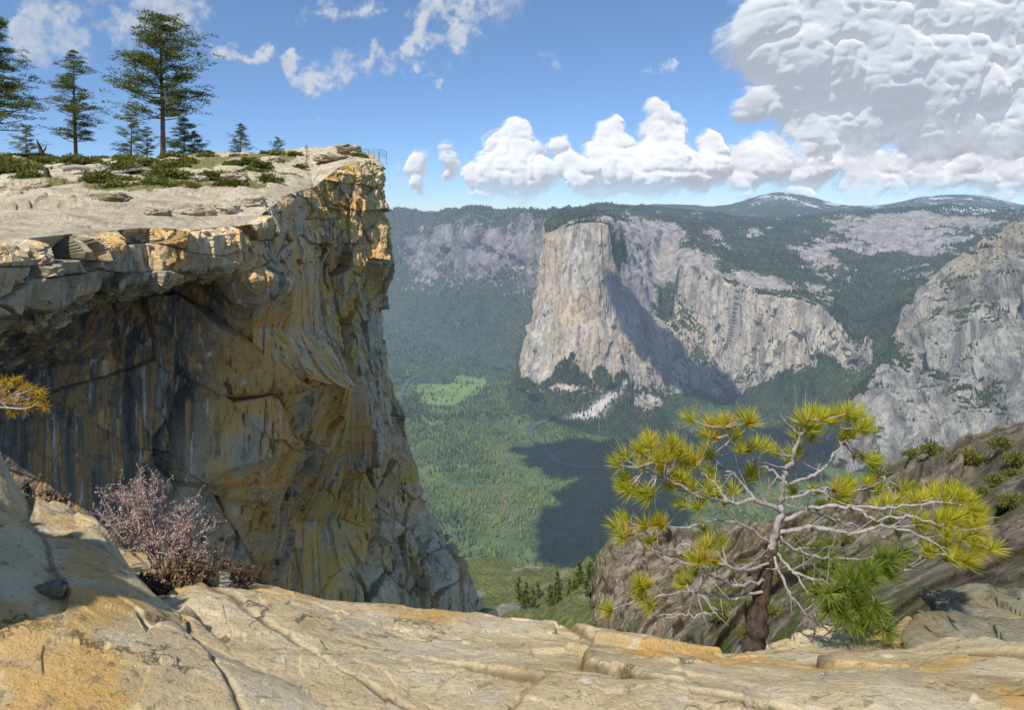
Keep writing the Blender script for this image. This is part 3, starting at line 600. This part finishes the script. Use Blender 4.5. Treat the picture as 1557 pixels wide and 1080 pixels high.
fa,ea,_=facet(P,(.20,.11,.24),500,.9,1.,.3,2);fb,eb,_=facet(P,(.55,.30,.7),510,.5,.55,.3,2);fc,ec,_=facet(P,(1.5,.9,1.8),520,.16,.18,.3,1)
sc_=np.clip(P[...,1]/25,.22,1.1)*(.35+.65*ss(.6,1.5,tv))
ckh=np.maximum(1-ss(0,.05,ea),.7*(1-ss(0,.05,eb)))
P=P+N*((fbm(P*.2,5,502)*.8+fa+fb+fc-.12*blur(ckh,1)+fbm(P*1.3,6,503,.6)*.16)*sc_)[...,None]
o=mk('hill',P,gridfaces(560,800),HIL,{'veg':np.clip(.5+.9*fbm(P*.2,3,504),0,1),'crack':ckh},True);tag(o,'broken brown rocky hillside with scrub','hill','structure')
HP=P.reshape(-1,3)
rng=np.random.default_rng(8)
for i,(bq,d,s) in enumerate([(1420,26,.6),(1480,23.5,.7),(1530,22,.6),(1550,19,.5),(1390,28,.5),(1500,15,.3),(1545,13,.35),(1360,20,.35),(1450,22,.5),(1340,30,.6),(1290,33,.6),(1520,17,.4)]+[(rng.uniform(1000,1550),rng.uniform(14,44),rng.uniform(.25,.6)) for _ in range(30)]):
    e=copy_thing(pb[i%3])
    x=(bq-778.5)*d/1000;j=np.argmin((HP[:,0]-x)**2+(HP[:,1]-d)**2);e.location=HP[j];e.scale=(s,s,s*1.3);e['label']='small green shrub clinging to the brown hillside';e['group']='shrubs on the hillside'

# ================= FOREGROUND LEDGE =================
M=[[(40,1000,7.5),(150,1000,7.5),(250,1020,7),(350,1050,6.6),(430,1060,6.2),(520,1080,6),(620,1090,5.8),(750,1100,5.7),(850,1110,5.6),(930,1120,5.5),(1010,1120,5.4),(1110,1130,5.4),(1210,1120,5.4),(1320,1110,5.4),(1440,1090,5.3),(1560,1060,5.2),(1700,1040,5)],
[(50,830,6.3),(150,850,6.1),(250,878,5.7),(345,898,5.4),(420,910,5.2),(505,932,5.0),(590,940,4.8),(660,948,4.7),(750,958,4.6),(850,962,4.5),(930,978,4.4),(1000,995,4.35),(1100,1010,4.4),(1200,1006,4.5),(1300,1008,4.5),(1430,995,4.4),(1700,945,4.2)],
[(60,800,5.9),(150,822,5.7),(250,848,5.3),(345,866,5.0),(420,880,4.8),(505,903,4.6),(590,913,4.4),(660,920,4.3),(750,933,4.2),(850,936,4.1),(930,950,4.0),(1000,967,3.95),(1100,982,4.0),(1200,978,4.1),(1300,980,4.1),(1430,967,4.0),(1700,917,3.8)],
[(60,850,4.9),(150,860,4.8),(250,880,4.5),(340,900,4.2),(420,912,4.0),(510,930,3.9),(590,942,3.8),(670,950,3.75),(760,960,3.7),(850,968,3.6),(930,977,3.5),(1010,990,3.45),(1100,1005,3.45),(1200,1002,3.45),(1310,1002,3.45),(1440,992,3.4),(1700,952,3.25)],
[(80,930,3.7),(180,945,3.6),(260,955,3.4),(350,965,3.2),(430,972,3.15),(510,982,3.1),(600,996,3.05),(690,1005,3.0),(780,1012,2.95),(860,1018,2.9),(940,1025,2.9),(1020,1034,2.9),(1110,1045,2.9),(1210,1045,2.9),(1320,1040,2.9),(1450,1030,2.9),(1700,1000,2.8)],
[(100,1050,2.5),(200,1060,2.45),(290,1060,2.4),(370,1060,2.4),(440,1065,2.4),(520,1070,2.4),(610,1078,2.4),(700,1085,2.38),(790,1090,2.35),(870,1095,2.35),(950,1100,2.35),(1030,1105,2.35),(1120,1110,2.35),(1220,1110,2.35),(1330,1105,2.35),(1460,1100,2.35),(1700,1080,2.3)],
[(100,1300,1.75),(200,1300,1.75),(290,1300,1.75),(370,1300,1.75),(440,1300,1.75),(520,1300,1.75),(610,1300,1.75),(700,1300,1.75),(790,1300,1.75),(870,1300,1.75),(950,1300,1.75),(1030,1300,1.75),(1120,1300,1.75),(1220,1300,1.75),(1330,1300,1.75),(1460,1300,1.75),(1700,1300,1.75)]]
def fgdisp(P,s,amp=1.,ang=-.75,a1=.04,t1=.14):
    N=snrm(P,20);c,s_=math.cos(ang),math.sin(ang)
    Q=np.stack([(P[...,0]*c+P[...,1]*s_)*.38,(-P[...,0]*s_+P[...,1]*c)*1.0,0*P[...,2]],-1)
    fa,ea,ia=facet(Q,(1,1,1),s,a1,t1,.10,3)
    fb,eb,ib=facet(Q,(3.,2.4,2.),s+10,.012,.05,.10,3);gate=blur(ss(.45,.6,ib),3)
    ff,ef,i_f=facet(P,(5,5,0),s+20,.003,.012,.05,1)
    crack=np.maximum(1-ss(.0,.016,ea),.5*(1-ss(0,.016,eb))*gate)
    d=fbm(P*.6,3,s+2)*.06+fa-.016*(1-ss(0,.025,ea))-.006*(1-ss(0,.02,eb))*gate+fb*gate+ff+fbm(P*4,6,s+3,.6)*.008
    return P+N*(d*amp)[...,None],crack
P,tv,tu=loft(M,1150,500,.7);P,ck=fgdisp(P,600)
o=mk('rock_ledge',P,gridfaces(500,1150),FG,{'crack':ck},True);tag(o,'sunlit tan granite ledge with cracks and lichen','rock','structure')
Sl=[[(-260,640,5.5),(-120,680,5.),(0,760,4.6),(70,840,4.4),(150,880,4.2),(215,930,4.),(270,980,3.9),(330,1010,3.7),(400,1060,3.5)],
[(-260,560,4.2),(-120,610,3.9),(-5,655,3.7),(50,742,3.6),(158,775,3.4),(215,832,3.2),(265,885,3.05),(320,915,2.95),(365,958,2.85)],
[(-260,650,3.3),(-120,690,3.2),(0,732,3.1),(75,800,3.0),(165,840,2.9),(230,880,2.85),(285,930,2.75),(345,970,2.65),(420,1005,2.6)],
[(-260,800,2.6),(-120,830,2.5),(0,860,2.45),(90,910,2.4),(180,945,2.4),(260,975,2.4),(330,1005,2.35),(400,1035,2.3),(480,1060,2.3)],
[(-260,1000,2.0),(-120,1020,2.),(0,1040,1.98),(100,1060,1.98),(200,1080,1.98),(290,1095,1.98),(370,1110,1.98),(450,1125,1.98),(540,1145,1.98)],
[(-260,1400,1.4),(-120,1400,1.4),(0,1400,1.4),(100,1400,1.4),(200,1400,1.4),(290,1400,1.42),(370,1400,1.45),(450,1400,1.5),(560,1400,1.55)]]
P,tv,tu=loft(Sl,660,480,.7,.3);P,ck=fgdisp(P,655,.8,-.95,.03,.08)
o=mk('rock_ledge',P,gridfaces(480,660),FG,{'crack':ck},True);tag(o,'sloping orange-stained granite slab rising beside dry shrub','rock','structure')
SLB=P.reshape(-1,3)
j=np.argmin(((SLB-W(82,893,2.45))**2).sum(1))
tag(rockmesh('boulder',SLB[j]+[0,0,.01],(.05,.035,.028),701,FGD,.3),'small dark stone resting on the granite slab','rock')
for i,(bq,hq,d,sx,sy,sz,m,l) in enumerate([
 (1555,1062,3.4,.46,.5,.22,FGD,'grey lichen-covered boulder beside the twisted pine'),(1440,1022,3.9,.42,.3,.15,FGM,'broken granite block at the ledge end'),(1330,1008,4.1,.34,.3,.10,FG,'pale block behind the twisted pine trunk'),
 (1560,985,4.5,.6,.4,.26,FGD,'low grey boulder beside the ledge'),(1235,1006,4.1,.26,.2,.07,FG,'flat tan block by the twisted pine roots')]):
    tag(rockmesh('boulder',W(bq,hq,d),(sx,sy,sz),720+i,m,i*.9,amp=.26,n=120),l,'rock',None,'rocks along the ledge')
tag(rockmesh('boulder',(-3.15,.93,-.35),(.85,.85,1.35),760,FG,.4,n=60),'upright granite boulder added out of view to shade the slab','rock')  # unseen boulder, added to throw a shadow on the slab's left corner

# ================= TWISTED PINE =================
def pl(l): return np.array([W(*q) for q in l])
base=W(1148,985,4.35)
tp=empty('pine_tree',base);tag(tp,'gnarled windswept dwarf pine with golden-green needles on the ledge','tree')
tr=pl([(1146,1010,4.38),(1150,965,4.36),(1156,915,4.34),(1166,862,4.32),(1176,825,4.3)])
A=Acc();tq=cr(tr,np.linspace(0,4,30));rr=np.interp(np.linspace(0,1,30),[0,.25,.6,1],[.080,.064,.050,.032]);rr*=1+.14*np.sin(np.arange(30)*1.7)+.06*np.random.default_rng(3).normal(size=30)
tube(A,tq,rr,14);A.make('trunk',BARKT,base,True,tp)
BR=[[(1170,850,4.3),(1180,812,4.28),(1188,770,4.3),(1193,720,4.3),(1207,690,4.28),(1222,655,4.25),(1232,640,4.2)],
[(1188,775,4.3),(1150,762,4.2),(1110,765,4.1),(1060,752,4.0),(1010,728,3.95),(965,708,3.9)],
[(1195,735,4.3),(1165,712,4.3),(1132,700,4.25),(1112,678,4.2),(1100,650,4.15)],
[(1176,830,4.3),(1130,800,4.2),(1085,792,4.1),(1040,802,4.),(1000,800,3.95),(965,808,3.9)],
[(1170,855,4.3),(1125,868,4.15),(1080,850,4.05),(1045,830,4.),(1010,838,4.)],
[(1164,885,4.3),(1115,890,4.15),(1070,868,4.),(1020,850,3.95),(985,835,3.9)],
[(1160,900,4.3),(1110,910,4.2),(1060,900,4.1),(1010,905,4.),(975,912,3.95)],
[(1186,795,4.3),(1230,775,4.25),(1290,770,4.2),(1350,772,4.15),(1420,765,4.1),(1490,770,4.05)],
[(1182,812,4.3),(1230,802,4.2),(1290,812,4.1),(1350,800,4.),(1410,820,3.95),(1470,850,3.9)],
[(1198,735,4.3),(1238,722,4.35),(1270,690,4.4),(1290,665,4.4),(1312,645,4.4)],
[(1176,835,4.3),(1205,870,4.2),(1230,905,4.1),(1246,945,4.05)],
[(1205,870,4.2),(1245,885,4.1),(1285,890,4.),(1320,880,3.95)],
[(1192,760,4.3),(1250,745,4.4),(1310,748,4.5),(1345,725,4.55),(1340,705,4.55)],
[(1196,720,4.3),(1215,700,4.4),(1250,670,4.45),(1268,645,4.45)],
[(1230,775,4.25),(1280,795,4.4),(1340,815,4.5),(1400,845,4.5),(1440,835,4.5)],
[(1110,765,4.1),(1085,735,4.15),(1060,715,4.15),(1035,700,4.2)],
[(1290,770,4.2),(1330,790,4.1),(1380,785,4.),(1430,800,3.95),(1490,830,3.9)],
[(1150,762,4.2),(1120,725,4.35),(1085,705,4.4),(1075,690,4.4)],
[(1182,812,4.3),(1215,840,4.3),(1265,850,4.25),(1330,850,4.2),(1370,870,4.2)],
[(1175,840,4.3),(1195,900,4.15),(1235,940,4.05),(1262,958,4.)],
[(1070,868,4.0),(1060,900,4.),(1090,930,4.),(1050,938,4.),(1005,935,4.)]]
A=Acc();nodes=[];rng=np.random.default_rng(77)
for i,bq in enumerate(BR):
    c=pl(bq);n=(len(c)-1)*6+1;q=cr(c,np.linspace(0,len(c)-1,n),.4)
    jit=rng.normal(0,.007,(n,3));jit[0]=0;q=q+jit
    r0=.028 if i==0 else (.0155 if i in(1,7,8) else .0105);tube(A,q,np.linspace(r0,.0036,n)*(1+.1*rng.normal(size=n)),7);nodes.append(q)
    for s_ in range(8):
        k=rng.integers(3,n);v=rng.normal(size=3)*np.array([1,.9,.8]);v/=np.linalg.norm(v);l=rng.uniform(.08,.26)
        t=np.linspace(0,1,4)[:,None];tube(A,q[k]+v*l*t+np.array([0,0,.25*l])*t**2+rng.normal(0,.006,(4,3))*t,[.0044,.0034,.0025,.0015],4)
ND=np.concatenate(nodes)
TU=[(1105,645,4.15),(1080,650,4.2),(1130,635,4.1),(990,670,4),(975,688,3.95),(950,694,3.95),(1010,698,4),(1040,712,4.1),(955,745,3.95),(985,755,3.9),(950,735,4),(1030,735,4),(1052,742,4),(1080,715,4.3),(1100,762,4.2),(1060,772,4),(1075,692,4.4),(1150,680,4.3),(1180,690,4.4),(1000,795,3.95),(980,800,3.9),(958,812,3.9),(1070,832,4.05),(1098,825,4.2),(1055,850,4),(985,890,3.95),(978,912,3.95),(1045,885,4.1),(1140,722,4.4),(1090,665,4.2),(1020,680,4.),(1005,715,4.),(1055,700,4.1),
(1228,640,4.2),(1262,640,4.4),(1300,635,4.4),(1285,660,4.4),(1318,650,4.4),(1212,662,4.3),(1300,695,4.5),(1272,742,4.4),(1240,748,4.5),(1290,735,4.5),(1275,630,4.4),(1245,634,4.3),
(1375,745,4.4),(1400,765,4.2),(1440,765,4.1),(1430,790,4),(1465,760,4.1),(1485,775,4.05),(1465,820,3.9),(1480,830,3.9),(1450,850,3.9),(1472,858,3.9),(1435,832,4.2),(1400,800,4.1),(1480,800,4),(1420,750,4.3),(1450,790,4.),(1350,765,4.3),
(1290,880,4),(1322,868,3.95),(1305,920,3.85),(1280,928,3.85),(1312,900,3.85),(1340,848,4.1),(1270,900,3.9),(1350,875,4.1),(1265,865,4.2),(1295,905,3.85),(1320,930,3.85),(1285,940,3.85),(1120,660,4.2),(1240,655,4.3)]
NE=Acc();cen=W(1190,790,4.3);GN=Acc()
for q in TU:
    p0=W(*q);subs=[p0]+[p0+rng.normal(0,.06,3)*np.array([1,1,.5]) for _ in range(2)]
    a=ND[np.argmin(((ND-p0)**2).sum(1))];low=q[1]>840 and 1250<q[0]<1380
    for p in subs:
        t=np.linspace(0,1,6)[:,None];mid=np.array([0,0,-.05])*np.linalg.norm(p-a)
        tube(A,a+(p-a)*t+mid*np.sin(np.pi*t)+rng.normal(0,.004,(6,3))*np.sin(np.pi*t),np.linspace(.006,.0033,6),5)
        ax=p-a+ .15*(p-cen)+np.array([0,0,.16]);ax/=np.linalg.norm(ax)+1e-9
        m=95 if low else 78;s=rng.uniform(0,1,(m,1));c0=p-ax*.03*s
        v=rng.normal(size=(m,3));v-=(v@ax)[:,None]*ax;v/=np.linalg.norm(v,axis=1,keepdims=True)
        dr=v*(.25+.85*s)+ax*(1.05-.7*s)+np.array([0,0,.08])
        k=1.25 if low else 1.
        blades(GN if low else NE,c0,dr,rng.uniform(.085,.125,m)*k,.0058,rng,np.clip(rng.normal(.5,.2,m)+(.35 if rng.random()<.08 else 0),0,1))
A.make('branch',BARKG,base,True,tp)
n_=NE.make('needles',GOLD,base,False,tp);n_['label']='golden yellow-green needle tufts'
GREEN2=foliage_mat('green_needles',[(0,(.07,.12,.02)),(.5,(.22,.31,.04)),(1,(.46,.48,.07))],0,.4)
n_=GN.make('needles',GREEN2,base,False,tp);n_['label']='fresher green needle tufts'
b0=W(-60,640,4.6);e=empty('pine_tree',b0);tag(e,'small golden-needled pine reaching over the slab','tree');A=Acc();NE=Acc()
tube(A,pl([(-62,690,4.6),(-60,660,4.6),(-45,622,4.6),(-40,618,4.6)]),[.03,.025,.018,.014],7)
for l in ([(-45,622,4.6),(0,610,4.5),(30,600,4.5),(50,592,4.4)],[(-45,622,4.6),(0,620,4.5),(40,622,4.45),(60,612,4.4)],[(-45,622,4.6),(-20,590,4.6),(10,585,4.6),(25,580,4.5)]):
    tube(A,cr(pl(l),np.linspace(0,len(l)-1,15)),np.linspace(.012,.004,15),6)
for q in [(5,580),(25,578),(45,590),(62,605),(40,620),(68,618),(15,605),(0,595),(20,625),(-10,580),(52,600),(30,608),(60,595),(35,590),(10,590),(50,615)]:
    p=W(q[0],q[1],4.5);m=70;s=rng.random((m,1));ax=np.array([.5,-.1,.3])+rng.normal(0,.4,3);v=rng.normal(size=(m,3));tube(A,np.array([p,W(0,612,4.5)]),[.003,.006],4)
    blades(NE,p-ax*.05*s,v*(.4+.6*s)+ax*.7,rng.uniform(.04,.085,m),.0055,rng,np.clip(rng.normal(.5,.25,m),0,1))
A.make('branch',BARKG,b0,True,e);NE.make('needles',ORNG,b0,False,e)

# ================= DRY SHRUBS =================
def twig(A,Lf,p,v,l,r,dep,rng,spread,leafn,leafL):
    t=np.linspace(0,1,4)[:,None];w=v+rng.normal(0,.12,3);q=p+v*l*t+(w-v)*l*t**2;tube(A,q,np.linspace(r,r*.65,4),4)
    if dep<=1 and leafn:
        m=leafn;s=rng.random((m,1));blades(Lf,p+(q[-1]-p)*s+rng.normal(0,.008,(m,3)),rng.normal(size=(m,3))+v*.5,leafL*rng.uniform(.5,1.3,m),leafL*.6,rng)
    if dep>0:
        for _ in range(3 if dep>1 else 2):
            nv=v+rng.normal(0,spread,3);nv[2]+=.03;nv/=np.linalg.norm(nv);twig(A,Lf,q[rng.integers(2,4)],nv,l*rng.uniform(.5,.75),r*.66,dep-1,rng,spread,leafn,leafL)
def shrub(base,targets,name,label,mt,ml,leafn,leafL,seed,dep=4,spread=.42,r0=.011):
    rng=np.random.default_rng(seed);A=Acc();Lf=Acc();e=empty(name,base)
    for tg in targets:
        v=tg-base;l=np.linalg.norm(v);twig(A,Lf,base+rng.normal(0,.03,3),v/l,l*.43,r0,dep,rng,spread,leafn,leafL)
    A.make('branch',mt,base,True,e);Lf.make('foliage',ml,base,False,e);tag(e,label,'shrub')
TWG=bark_mat('dry_twig_bark',(.28,.205,.175),(.56,.45,.40),40)
zb=W(250,885,4.1)
shrub(zb,[W(*q) for q in [(160,705,4.1),(118,745,4.0),(180,730,4.2),(212,765,4.0),(235,755,4.3),(280,780,4.1),(330,800,4.),(310,780,4.1),(262,800,4.),(160,785,4.3),(345,825,4.),(225,790,3.9),(200,745,3.95)]],'dry_shrub','leafless lilac-grey dry shrub growing behind the slab',TWG,DRY,5,.017,91,4,.46,.009)
shrub(W(280,930,3.9),[W(*q) for q in [(235,860,3.8),(260,845,3.8),(290,845,3.9),(320,855,3.9),(345,875,3.8),(250,880,3.7),(330,885,3.7),(220,870,3.8),(300,870,3.8)]],'dry_shrub','low brown dead shrub tangled at the rock foot',BARKT,BRN,7,.022,92,4,.6)
shrub(W(370,900,4.5),[W(*q) for q in [(350,870,4.5),(370,868,4.5),(395,875,4.5),(340,878,4.5)]],'dry_shrub','small reddish-brown withered plant on the ledge',BARKT,BRN,6,.02,93,3,.6)
shrub(W(85,785,4.2),[W(*q) for q in [(60,735,4.2),(85,740,4.2),(110,745,4.2),(40,740,4.2)]],'dry_shrub','small brown dry shrub behind the slab crest',TWG,BRN,6,.025,94,3,.5,.007)
# ================= CLOUDS =================
def cloud_mat(name,dif,em):
    g=G(name);a=g.attr('alpha')
    n=g.noise(g.P,.0016,8,.62)
    df=g.n('ShaderNodeBsdfDiffuse',{'Color':(dif,dif,dif*1.01),'Roughness':1.});e=g.n('ShaderNodeEmission',{'Color':(.81,.86,.96),'Strength':em})  # added glow stands in for light scattered inside the cloud
    sh=g.n('ShaderNodeAddShader',{0:df,1:e});tr=g.n('ShaderNodeBsdfTransparent')
    al=g.ma('MULTIPLY',a,g.ma('ADD',1.,g.ma('MULTIPLY',g.ma('SUBTRACT',1.,a),g.ma('MULTIPLY',g.ma('SUBTRACT',n,.5),6.))),True)
    g._out(g.n('ShaderNodeMixShader',{0:al,1:tr,2:sh}));return g.m
CM=cloud_mat('cumulus_vapour',.46,.48);CB=cloud_mat('towering_vapour',.44,.44);CW=cloud_mat('thin_cloud_vapour',.32,.52)
def cloud(blobs,label,seed,D=20000.,soft=.5,bill=.5,warp=.4,depth=1.,mat=None,step=1.35,base=None,amax=1.,fine=1.,droop=0.,fr=.5,sm=3,lw=20.,pw=4.,hs=.8):
    B=np.array(blobs,float);pad=24+B[:,2].max()*.35
    x0,x1=(B[:,0]-B[:,2]).min()-pad,(B[:,0]+B[:,2]).max()+pad;y0,y1=(B[:,1]-B[:,2]).min()-pad,(B[:,1]+B[:,2]).max()+pad
    X,Y=np.meshgrid(np.arange(x0,x1,step),np.arange(y0,y1,step))
    Q=np.stack([X/60,Y/60,0*X+seed*3.3],-1)
    wx=X+warp*26*fbm(Q,6,seed,.58);wy=Y+warp*26*fbm(Q+50,6,seed+20,.58)
    wx2=X+warp*20*fbm(Q,3,seed);wy2=Y+warp*20*fbm(Q+50,3,seed+20)
    S=np.full(X.shape,-9.);H4=np.zeros(X.shape);cov=np.zeros(X.shape)
    for bx,by,r in B:
        q=1-((wx-bx)**2+(wy-by)**2)/r**2;S=np.maximum(S,q);cov+=np.clip(q,0,1);H4+=(r*np.sqrt(np.clip(1-((wx2-bx)**2+(wy2-by)**2)/r**2,0,1)))**pw
    S=S+.6*ss(.6,1.4,cov)
    Hh=blur(H4**(1/pw),5)
    def bil(no,g):
        bl=0;a=1.;t=0
        for o_ in range(no):
            q=Q*1.15*2.05**o_+o_*7;bl=bl+a*(1-(1-np.clip(np.abs(vn(q,seed+40+o_))*1.6,0,1))**2);t+=a;a*=g
        return bl/t
    bl=bil(5,.58);bs_=blur(bil(5,fr),sm)
    S2=S+bill*(bl-.62)+.5*fbm(Q*3,6,seed+60,.64)*soft
    al=ss(0,soft,S2)**1.2*amax
    if base is not None: al=al*ss(base[1],base[0],Y+8*fbm(Q*1.2,4,seed+9))
    k=D/1000.;lo=fbm(Q*.5,2,seed+70)
    dep=(Hh*hs+(24*bs_*fine+lw*lo)*ss(-.1,.7,S2)*(.4+.6*np.clip(Hh/50,0,1.3))-droop*(Y-Y.min()))*k*depth
    P=np.stack([(X-778.5)*k,D-dep,(335-Y)*k],-1)
    F=gridfaces(*X.shape);am=al.ravel();keep=am[F].max(1)>.004;F=F[keep]
    us=np.unique(F);mp=np.zeros(X.size,int);mp[us]=np.arange(len(us))
    o=mk('cloud',P.reshape(-1,3)[us],mp[F],mat or CM,{'alpha':am[us]},True)
    tag(o,label,'cloud',None,'clouds in the sky');return o
cloud([(786,205,30),(765,225,32),(800,235,38),(760,262,42),(790,270,48),(820,268,36),(730,280,32),(850,225,22),(858,250,28),(880,272,36)],'towering bright white cumulus cloud above the ridge',1,base=(270,326),soft=.7,fine=1.2)
cloud([(925,205,28),(915,232,34),(945,235,32),(925,262,46),(960,272,42),(1000,172,26),(1018,198,32),(995,215,36),(1010,245,48),(985,275,46),(1050,270,40),(1070,225,26),(1085,255,34),(900,280,30)],'tall puffy white cumulus cluster above the mountains',2,base=(270,326),D=21000,soft=.7,fine=1.2)
cloud([(1120,235,34),(1150,250,40),(1190,262,44),(1130,275,36),(1230,250,44),(1165,222,30),(1290,250,40),(1340,265,40),(1400,258,46),(1460,255,50),(1540,250,54),(1620,240,60),(1210,285,36),(1300,285,36),(1500,285,40)],'low bank of soft white cumulus over the ridge',3,base=(265,328),D=22000,soft=.9)
cloud([(635,248,19),(640,283,17),(628,262,16),(642,266,16)],'small white puff of cumulus',4,base=(285,304),soft=1.)
cloud([(677,232,20),(685,247,15),(680,262,12)],'small white puff of cumulus',5,soft=1.)
rb=np.random.default_rng(44)
big=[(1130,55,44),(1165,30,70),(1150,95,46),(1200,120,60),(1240,10,90),(1230,90,80),(1330,0,110),(1330,100,100),(1440,30,110),(1430,120,100),(1540,30,110),(1540,140,95),(1650,80,120),(1240,165,64),(1170,150,50),(1320,180,60),(1370,170,66),(1410,190,66),(1460,180,70),(1500,200,66),(1600,200,80),(1135,170,26)]
for _ in range(150):  # many smaller billows over the body of the cloud
    x,y=rb.uniform(1120,1620),rb.uniform(-30,225)
    if x<1150+abs(y-60)*.5: continue
    big.append((x,y,rb.uniform(52,92) if y<120 else rb.uniform(36,60)))
cloud(big,'enormous billowing cumulus with shaded grey underside',6,D=17000,depth=1.,soft=1.,fine=.8,droop=.10,warp=.35,bill=.5,sm=3,lw=0.,fr=.5,mat=CB,pw=9.,hs=1.)
W_=dict(soft=1.9,bill=.8,warp=1.6,depth=.2,mat=CW,fine=.4)
cloud([(1240,215,60),(1320,225,60),(1400,225,60),(1480,225,60),(1560,225,70),(1300,260,45),(1400,268,45),(1500,268,50)],'grey hazy cloud layer under the large cumulus',7,D=16000,soft=1.6,bill=.5,warp=.8,depth=.3,mat=CW,amax=.45,base=(255,318))
for i,(bl,lab,am) in enumerate([([(362,60,28),(350,80,20),(378,78,22)],'small soft white fair-weather cloud',.9),([(425,84,25),(445,80,18)],'small soft white fair-weather cloud',.85),([(485,10,34),(510,25,28),(545,30,28),(570,20,20)],'ragged white cloud in blue sky',.95),([(680,25,43),(660,55,33),(645,78,20),(715,0,38)],'ragged white cloud in blue sky',.95),([(500,92,32),(530,100,28),(560,95,26),(588,82,22),(480,120,28),(455,100,22)],'thin broken streak of cloud',.85),([(200,20,58),(250,10,58),(290,20,38)],'thin ragged cloud behind the pines',.75),([(60,15,68),(100,45,50),(40,50,42)],'thin grey-blue cloud behind the pines',.7),([(1012,140,13),(1018,128,11)],'tiny wisp of white cloud',.8),([(650,112,13)],'tiny wisp of white cloud',.7),([(845,75,24)],'very faint wisp of cloud',.35),([(470,125,26),(500,130,18)],'very thin veil of cloud',.45),([(590,260,15),(605,268,12)],'tiny faint puff of cloud',.5),([(760,15,42)],'very thin veil of cloud',.3)]):
    cloud(bl,lab,10+i,amax=am,D=18000,**W_)
def shade(targets,label,seed,zc=1900.):
    V=[];F=[];n=0
    for bq,hq,d,rx,ry in targets:
        t=W(bq,hq,d);s=(zc-t[2])/SUN[2];c=t+SUN*s
        th=np.linspace(0,np.pi,40)[:,None];ph=np.linspace(0,2*np.pi,80)[None,:]
        v=np.stack([np.sin(th)*np.cos(ph),np.sin(th)*np.sin(ph),np.cos(th)+0*ph],-1)
        r=1+.55*fbm(v*2.8+seed+n*.01,6,seed,.65)
        V.append((c+v*r[...,None]*np.array([rx,ry,120.])).reshape(-1,3));F.append(gridfaces(40,80)+n);n+=3200
    V=np.concatenate(V);o=mk('cloud',V,np.concatenate(F),CM,{'alpha':np.ones(len(V))},True);tag(o,label,'cloud',None,'clouds in the sky')
shade([(870,695,2950,230,200),(940,770,2440,200,300),(880,815,2230,130,180),(1030,700,2900,300,280)],'broad white cumulus added over the valley to cast shade',3)
shade([(1160,670,3000,300,280)],'white cumulus added out of view to shade the granite wall',8)
shade([(965,480,3700,100,120),(995,520,3760,140,140),(1030,560,3850,160,150),(1075,585,3880,160,150)],'white cumulus added out of view to shade the granite wall',9,2300)  # unseen cloud, added to deepen the shade on the buttress side face

# ================= light, sky, camera =================
w=bpy.data.worlds.new('World');sc.world=w;w.use_nodes=True;nt=w.node_tree
sky=nt.nodes.new('ShaderNodeTexSky');sky.sky_type='NISHITA';sky.sun_disc=False
sky.sun_elevation=math.asin(SUN[2]);sky.sun_rotation=math.atan2(SUN[0],SUN[1]);sky.altitude=2200;sky.air_density=1.0;sky.dust_density=.1;sky.ozone_density=2.5
bg=nt.nodes['Background']
tc=nt.nodes.new('ShaderNodeTexCoord');sx=nt.nodes.new('ShaderNodeSeparateXYZ');nt.links.new(tc.outputs['Generated'],sx.inputs[0])
rp_=nt.nodes.new('ShaderNodeValToRGB');nt.links.new(sx.outputs[2],rp_.inputs[0]);e=rp_.color_ramp.elements
e[0].position=0;e[0].color=(.54,.61,.73,1);e[1].position=.30;e[1].color=(.84,.93,.98,1)
k_=e.new(.08);k_.color=(.62,.73,.88,1)
mx_=nt.nodes.new('ShaderNodeMix');mx_.data_type='RGBA';mx_.blend_type='MULTIPLY';mx_.inputs[0].default_value=1.
nt.links.new(rp_.outputs[0],mx_.inputs[7])
nt.links.new(sky.outputs[0],mx_.inputs[6]);nt.links.new(mx_.outputs[2],bg.inputs[0]);bg.inputs[1].default_value=.15
sl=bpy.data.lights.new('sun','SUN');sl.energy=4.8;sl.angle=math.radians(.5);sl.color=(1,.94,.83)
so=bpy.data.objects.new('sun',sl);so.rotation_euler=Vector(SUN).to_track_quat('Z','Y').to_euler();sc.collection.objects.link(so)
cam=bpy.data.cameras.new('camera');cam.sensor_width=36;cam.lens=36*1000/1557;cam.shift_y=-205/1557;cam.clip_start=.05;cam.clip_end=80000
co=bpy.data.objects.new('camera',cam);co.rotation_euler=(math.radians(90),0,0);sc.collection.objects.link(co);sc.camera=co
sc.view_settings.view_transform='Standard'
